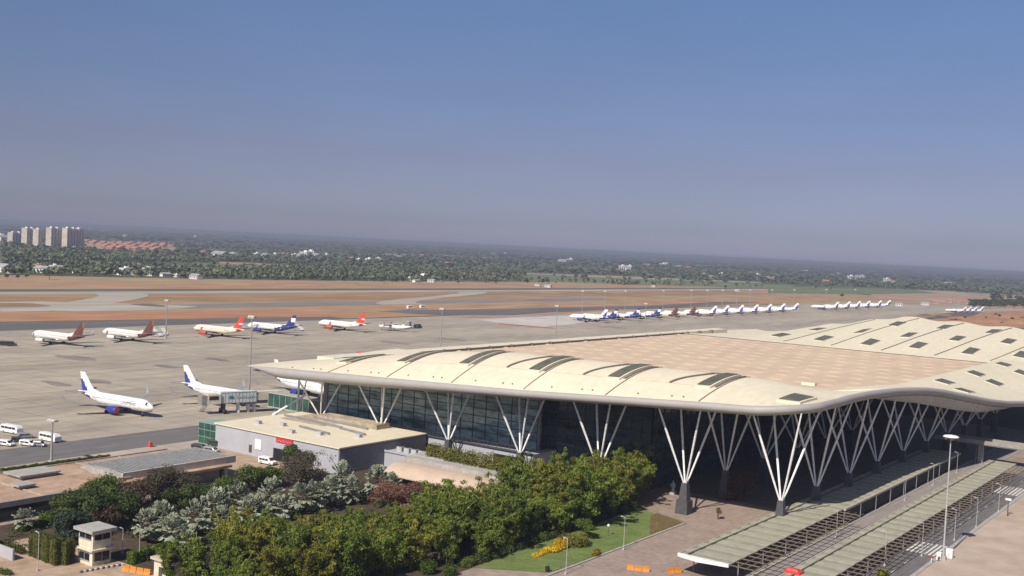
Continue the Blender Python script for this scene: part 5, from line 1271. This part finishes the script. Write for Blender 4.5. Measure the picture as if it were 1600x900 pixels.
# buildings far away
bw_m = M('whitewash', (.80, .78, .74), .8, .08, .05); bb_m = M('beige render', (.44, .37, .30), .85, .08, .05); rr_m = M('red roof tiles', (.42, .185, .13), .85, .15, .03)
pw_m = M('pink wall', (.56, .34, .27), .85, .1, .05); gr_m = M('grey sheet roof', (.33, .33, .33), .7, .1, .05)
def tower(label, px0, px1, ytop, ybase, depth, wings=1):
    a = G(px0, ybase); b_ = G(px1, ybase); v = Vector((b_[0] - a[0], b_[1] - a[1])); Wd = v.length
    ex = v.normalized(); rz = math.atan2(ex.y, ex.x); hor = 345 + .0506 * px0; hh = 62 * (ybase - ytop) / (ybase - hor)
    CLEAR.append(((a[0] + b_[0]) / 2, (a[1] + b_[1]) / 2, Wd * .55, 110))
    t = thing('residential_tower', label, 'tower block', (a[0], a[1], 0), rz)
    n = wings
    b = MB(); b.box(3, Wd - 3, 7, depth - 2, 0, hh - 4); b.build('core', grey_dark, t)
    for k in range(n):
        x0 = Wd * k / n + 1.5; x1 = Wd * (k + 1) / n - 1.5
        b = MB(); b.box(x0, x1, 0, depth, 0, hh - (k % 2) * 2); w_ = b.build('wall', M('tower render', (.64, .56, .48), .85, .06, .03), t)
        for q in range(2):
            xa = x0 + (x1 - x0) * (q + .3) / 2; xb = xa + (x1 - x0) * .2
            b = MB(); b.box(xa, xb, -.08, .02, 3, hh - 5 - (k % 2) * 2)
            b.build('window_strip', M('tower windows', (.16, .15, .15), .5, .2, .4), w_)
        b = MB(); b.box(x0 + (x1 - x0) * .35, x0 + (x1 - x0) * .65, depth * .3, depth * .7, hh - (k % 2) * 2, hh + 3); b.box(x0 - .3, x1 + .3, -.4, depth + .3, hh - (k % 2) * 2 - .6, hh - (k % 2) * 2 + .3)
        b.build('roof_top', bw_m, t)
tower('tall beige apartment tower, widest and rightmost, beside the red roofs', 104, 131, 356.5, 388, 14, 3)
tower('tall beige apartment tower just left of the widest one', 79, 97, 356, 387, 14, 2)
tower('pale apartment tower third from the right in the cluster', 59, 66, 358, 386, 14, 1)
tower('pinkish beige apartment tower second from the left', 41, 57, 356.5, 385, 14, 2)
tower('lower beige apartment block at the left end of the tower cluster', 19, 38, 363, 381, 14, 2)
def house(label, Wd, D, Hh, wall, roof, grp, name='house', flat=False, base=None):
    t = thing(name, label, 'house', (0, 0, 0), 0, grp)
    b = MB(); b.box(-Wd / 2, Wd / 2, -D / 2, D / 2, 0, Hh); b.build('wall', wall, t)
    b = MB()
    if flat: b.box(-Wd / 2 - .3, Wd / 2 + .3, -D / 2 - .3, D / 2 + .3, Hh, Hh + .5); b.box(-Wd / 6, Wd / 6, -D / 6, D / 6, Hh + .5, Hh + 2.6)
    else: b.loft([[(-Wd / 2 - .6, -D / 2 - .6, Hh), (-Wd / 2 - .6, 0, Hh + D * .3), (-Wd / 2 - .6, D / 2 + .6, Hh)], [(Wd / 2 + .6, -D / 2 - .6, Hh), (Wd / 2 + .6, 0, Hh + D * .3), (Wd / 2 + .6, D / 2 + .6, Hh)]])
    b.build('roof', roof, t)
    b = MB(); n = max(2, int(Wd / 4))
    for i in range(n): x = -Wd / 2 + Wd * (i + .3) / n; b.add([(x, -D / 2 - .04, 1), (x + Wd * .4 / n, -D / 2 - .04, 1), (x + Wd * .4 / n, -D / 2 - .04, Hh - .8), (x, -D / 2 - .04, Hh - .8)], [(0, 1, 2, 3)])
    b.build('windows', win_m, t); return t
W1 = 'white houses among the far trees'
hA = house('small white flat-roofed building among the far trees', 14, 10, 6.5, bw_m, bw_m, W1, flat=True)
hB = house('small white building with grey pitched roof among the far trees', 18, 10, 5, bw_m, gr_m, 'grey-roofed houses among the far trees')
hC = house('small beige building with red roof among the far trees', 14, 10, 5.5, bb_m, rr_m, 'red-roofed houses among the far trees')
hD = house('red-roofed pink house in the dense rows beside the towers', 20, 12, 6.5, pw_m, rr_m, 'red-roofed rows beside the towers')
used = {}
def put(hh, px, py, s, rz):
    c = G(px, py); dist = math.hypot(c[0], c[1]); CLEAR.append((c[0], c[1], 11 * s, min(90 * s, dist * dist / 62 * .0016 * 62 / dist * 8 + 12)))
    if id(hh) not in used: used[id(hh)] = 1; hh.location = (c[0], c[1], 0); hh.rotation_euler = (0, 0, rz); hh.scale = (s, s, s)
    else: copy_tree(hh, (c[0], c[1], 0), rz, s)
rg = random.Random(21)
for px, py, s, k in [(5, 425, 1.2, 1), (14, 427, .8, 0), (60, 421, .9, 2), (66, 426, 1, 1), (85, 424, 1, 0), (92, 427, .8, 2), (98, 423, .8, 1), (120, 427, .8, 0), (185, 429, 1, 1), (193, 430, 1.1, 0), (197, 427, 1.3, 0), (212, 430, .9, 2), (222, 430, 1, 1), (232, 427, 1.3, 0), (235, 431, .9, 0),
                     (258, 432, .9, 1), (268, 428, .8, 2), (276, 433, .7, 0), (306, 436, 1.1, 1), (290, 430, .7, 2), (344, 404, 2, 1), (352, 404, 1.6, 0), (365, 404, 1.8, 1), (318, 399, 1.4, 2), (402, 402, 1.4, 0), (415, 403, 1.5, 1), (430, 402, 1.3, 0), (446, 401, 1.2, 2), (461, 402, 1.2, 0), (470, 403, 1.6, 1), (478, 401.5, 2, 0), (486, 399.5, 2, 0), (494, 402, 1.4, 1), (510, 402, 1.3, 0),
                     (548, 408, 1.2, 2), (561, 409, 1.1, 0), (577, 409.5, 1.3, 0), (591, 408.5, 1.3, 0), (640, 438, .8, 0), (650, 441, .8, 1), (674, 441, .8, 1), (690, 439, .5, 2), (742, 391, 2.4, 0), (700, 414, 1, 2), (880, 412, 2.2, 1), (892, 409, 2, 0), (973, 421, 1.8, 0), (980, 423, 1.8, 1), (984, 420, 1.6, 0), (1012, 417, 1.6, 2), (1037, 417, 2.2, 0), (1042, 416, 2, 0), (1060, 419, 1.5, 1), (1076, 421, 1.5, 2),
                     (1100, 432, 1.1, 0), (1112, 435, 1, 2), (1128, 431, 1.2, 0), (1183, 432, 1.2, 0), (1197, 436, 1, 1), (1205, 438, 1, 2), (1258, 426, 1.6, 1), (1300, 432, 1.5, 2), (1330, 436, 1.8, 0), (1343, 436, 1.8, 1), (1347, 435, 1.6, 0), (1386, 440, 1.6, 0), (1396, 443, 1.3, 2), (1310, 431, 1.4, 0), (1290, 443, 1.2, 2), (1482, 446, 1.5, 1), (1370, 421, 2.6, 0), (1378, 422, 2.6, 1), (660, 402, 1.3, 2), (625, 404, 1.2, 1),
                     (140, 361, 3, 1), (152, 361.5, 3, 1), (164, 362, 2.6, 0), (195, 372, 2, 0), (306, 372, 2.4, 0), (8, 376, 2, 1), (3, 374, 2, 0), (116, 391, 1, 0), (30, 395, 1, 0), (440, 377, 2, 0), (905, 392, 2.6, 1), (918, 393, 2.6, 0), (770, 398, 1.6, 1), (790, 398.5, 1.8, 0), (160, 364, 2, 2), (100, 380, 1.6, 2), (70, 386, 1, 1)]:
    put((hA, hB, hC)[k], px, py, s * (.8 if py > 426 and px < 700 else 1.1), rg.choice([0, 0, .3, -.4, 1.57]))
for r_ in range(5):
    for i in range(10 - r_):
        put(hD, 136 + r_ * 9 + i * 13.5 + rg.uniform(-2, 2), 379.5 + r_ * 3.0 + i * .55, rg.uniform(.9, 1.35), rg.choice([0.1, .0, -.1]))
t = thing('water_tank', 'white round water tank on legs at the airfield edge', 'water tank', (*G(662, 438)[:2], 0))
b = MB(); b.dome((0, 0, 8), 6.5, 6.5, 3.6, full=True, nu=16, nv=8); b.build('bowl', bw_m, t, True)
for k in range(6):
    a = k * math.pi / 3; b = MB(); b.tube((4 * math.cos(a), 4 * math.sin(a), 0), (4 * math.cos(a), 4 * math.sin(a), 7), .4); b.build('leg', conc, t)
for px, py, s, lb in [(840, 447, .45, 'tiny white airfield hut by the runway, left one'), (856, 449, .6, 'small white airfield hut by the runway beside the tiny one'), (1021, 448.5, .45, 'small white airfield hut under the green field'), (1152, 455, .5, 'small white airfield hut right of the lone dark tree')]:
    c = G(px, py); o = copy_tree(hB, (c[0], c[1], .05), .2, s, label=lb); o.name = 'airfield_hut'
    if 'group' in o: del o['group']
    o['category'] = 'hut'
for i, (px, py, s) in enumerate([(1462, 474, .7), (1472, 475, .6), (1484, 473, .8), (1498, 474, .7), (1510, 474, .7), (1404, 478, .6), (1445, 477, .7)]):
    c = G(px, py); o = copy_tree(hC if i < 5 else hB, (c[0], c[1], .05), .3, s, label=('reddish shed among the red earth works, %s from the left' % ords[i]) if i < 5 else 'grey shed %s of the third airplane cluster' % ('far left' if i == 5 else 'just left'))
    o.name = 'site_shed'; o['category'] = 'shed'
    if 'group' in o: del o['group']

wood('woodland', 24000, 1250, 2600, 2.7, 8, 13, wood_n, 1, patchy=1.0, wl=110)
wood('woodland', 17000, 2400, 5200, 6.0, 9, 9, wood_m, 2, patchy=1.2, wl=200)
wood('woodland', 13000, 5000, 11000, 20, 11, 7, wood_f, 3, patchy=.9, wl=520)
wood('woodland', 9000, 10000, 26000, 75, 20, 6, wood_f, 4, patchy=.8, wl=1600)
# ------------------------------------------------------------------ light, sky, air
KX, KY = -0.05, 1.05                       # ground offset of a shadow per metre of height
sd = Vector((-KX, -KY, 1.0)).normalized()  # towards the sun
el = math.asin(sd.z); az = math.atan2(sd.x, sd.y)
sl = bpy.data.lights.new('sun', 'SUN'); sl.energy = 4.6; sl.angle = R_(0.53); sl.color = (1.0, .93, .82)
so = bpy.data.objects.new('sun', sl); C.objects.link(so)
so.rotation_euler = (-sd).to_track_quat('-Z', 'Y').to_euler(); so.location = (0, -200, 300)
W = bpy.data.worlds.new('World'); S.world = W; W.use_nodes = True
nt = W.node_tree; bg = nt.nodes['Background']
sky = nt.nodes.new('ShaderNodeTexSky'); sky.sky_type = 'NISHITA'; sky.sun_disc = False
sky.sun_elevation = el; sky.sun_rotation = az
sky.air_density = 1.0; sky.dust_density = 1.0; sky.ozone_density = 3.0; sky.altitude = 0
# smoke-grey lower air: a filter on the sky's colour by elevation angle
tc = nt.nodes.new('ShaderNodeTexCoord'); sx = nt.nodes.new('ShaderNodeSeparateXYZ'); nt.links.new(tc.outputs['Generated'], sx.inputs['Vector'])
fr = nt.nodes.new('ShaderNodeValToRGB'); nt.links.new(sx.outputs['Z'], fr.inputs['Fac'])
els = fr.color_ramp.elements
stops = [(p, tuple(v * .84 for v in c)) for p, c in [(0.0, (1.32, 1.26, 1.95)), (0.006, (1.12, 1.07, 1.66)), (0.0205, (.835, .84, 1.28)), (0.05, (.785, .735, 1.07)), (0.078, (.79, .682, .935)), (0.135, (.80, .752, .956)), (0.212, (.847, .861, 1.052)), (0.45, (.85, .88, 1.06))]]
els[0].position = stops[0][0]; els[1].position = stops[-1][0]
for p, c in stops[1:-1]: els.new(p)
for e, (p, c) in zip(els, stops): e.position = p; e.color = (c[0] / 2, c[1] / 2, c[2] / 2, 1)
mu = nt.nodes.new('ShaderNodeMix'); mu.data_type = 'RGBA'; mu.blend_type = 'MULTIPLY'; mu.inputs['Factor'].default_value = 1.0
mu.clamp_result = False
nt.links.new(sky.outputs['Color'], mu.inputs[6]); nt.links.new(fr.outputs['Color'], mu.inputs[7])
nz = nt.nodes.new('ShaderNodeTexNoise'); nz.inputs['Scale'].default_value = 5.0; nz.inputs['Detail'].default_value = 3.0
nm = nt.nodes.new('ShaderNodeMapping'); nm.inputs['Scale'].default_value = (1, 1, 3.5)
nt.links.new(tc.outputs['Generated'], nm.inputs['Vector']); nt.links.new(nm.outputs['Vector'], nz.inputs['Vector'])
nr = nt.nodes.new('ShaderNodeMapRange'); nr.inputs['To Min'].default_value = .94; nr.inputs['To Max'].default_value = 1.06; nt.links.new(nz.outputs['Fac'], nr.inputs['Value'])
ns = nt.nodes.new('ShaderNodeVectorMath'); ns.operation = 'SCALE'; nt.links.new(mu.outputs[2], ns.inputs[0]); nt.links.new(nr.outputs['Result'], ns.inputs['Scale'])
nt.links.new(ns.outputs['Vector'], bg.inputs['Color']); bg.inputs['Strength'].default_value = 0.15
S.view_settings.view_transform = 'Standard'; S.view_settings.look = 'None'
S.view_settings.exposure = 0.28; S.view_settings.gamma = 1.0; S.view_settings.use_curve_mapping = False
HAZE = True
if HAZE:
    hz = MB(); hz.box(-36000, 32000, -3600, 36000, -1.0, 68.0)
    hm = bpy.data.materials.new('haze air'); hm.use_nodes = True
    hn = hm.node_tree; hn.nodes.remove(hn.nodes['Principled BSDF'])
    pv = hn.nodes.new('ShaderNodeVolumePrincipled'); pv.inputs['Color'].default_value = (.40, .435, .55, 1)
    pv.inputs['Density'].default_value = 1.6e-4; pv.inputs['Anisotropy'].default_value = 0.0
    hn.links.new(pv.outputs['Volume'], hn.nodes['Material Output'].inputs['Volume'])
    tag(hz.build('haze', hm), kind='stuff')
S.cycles.max_bounces = 5; S.cycles.diffuse_bounces = 2; S.cycles.glossy_bounces = 3; S.cycles.transparent_max_bounces = 8
S.cycles.volume_bounces = 0; S.cycles.use_denoising = True
S.cycles.caustics_reflective = False; S.cycles.caustics_refractive = False
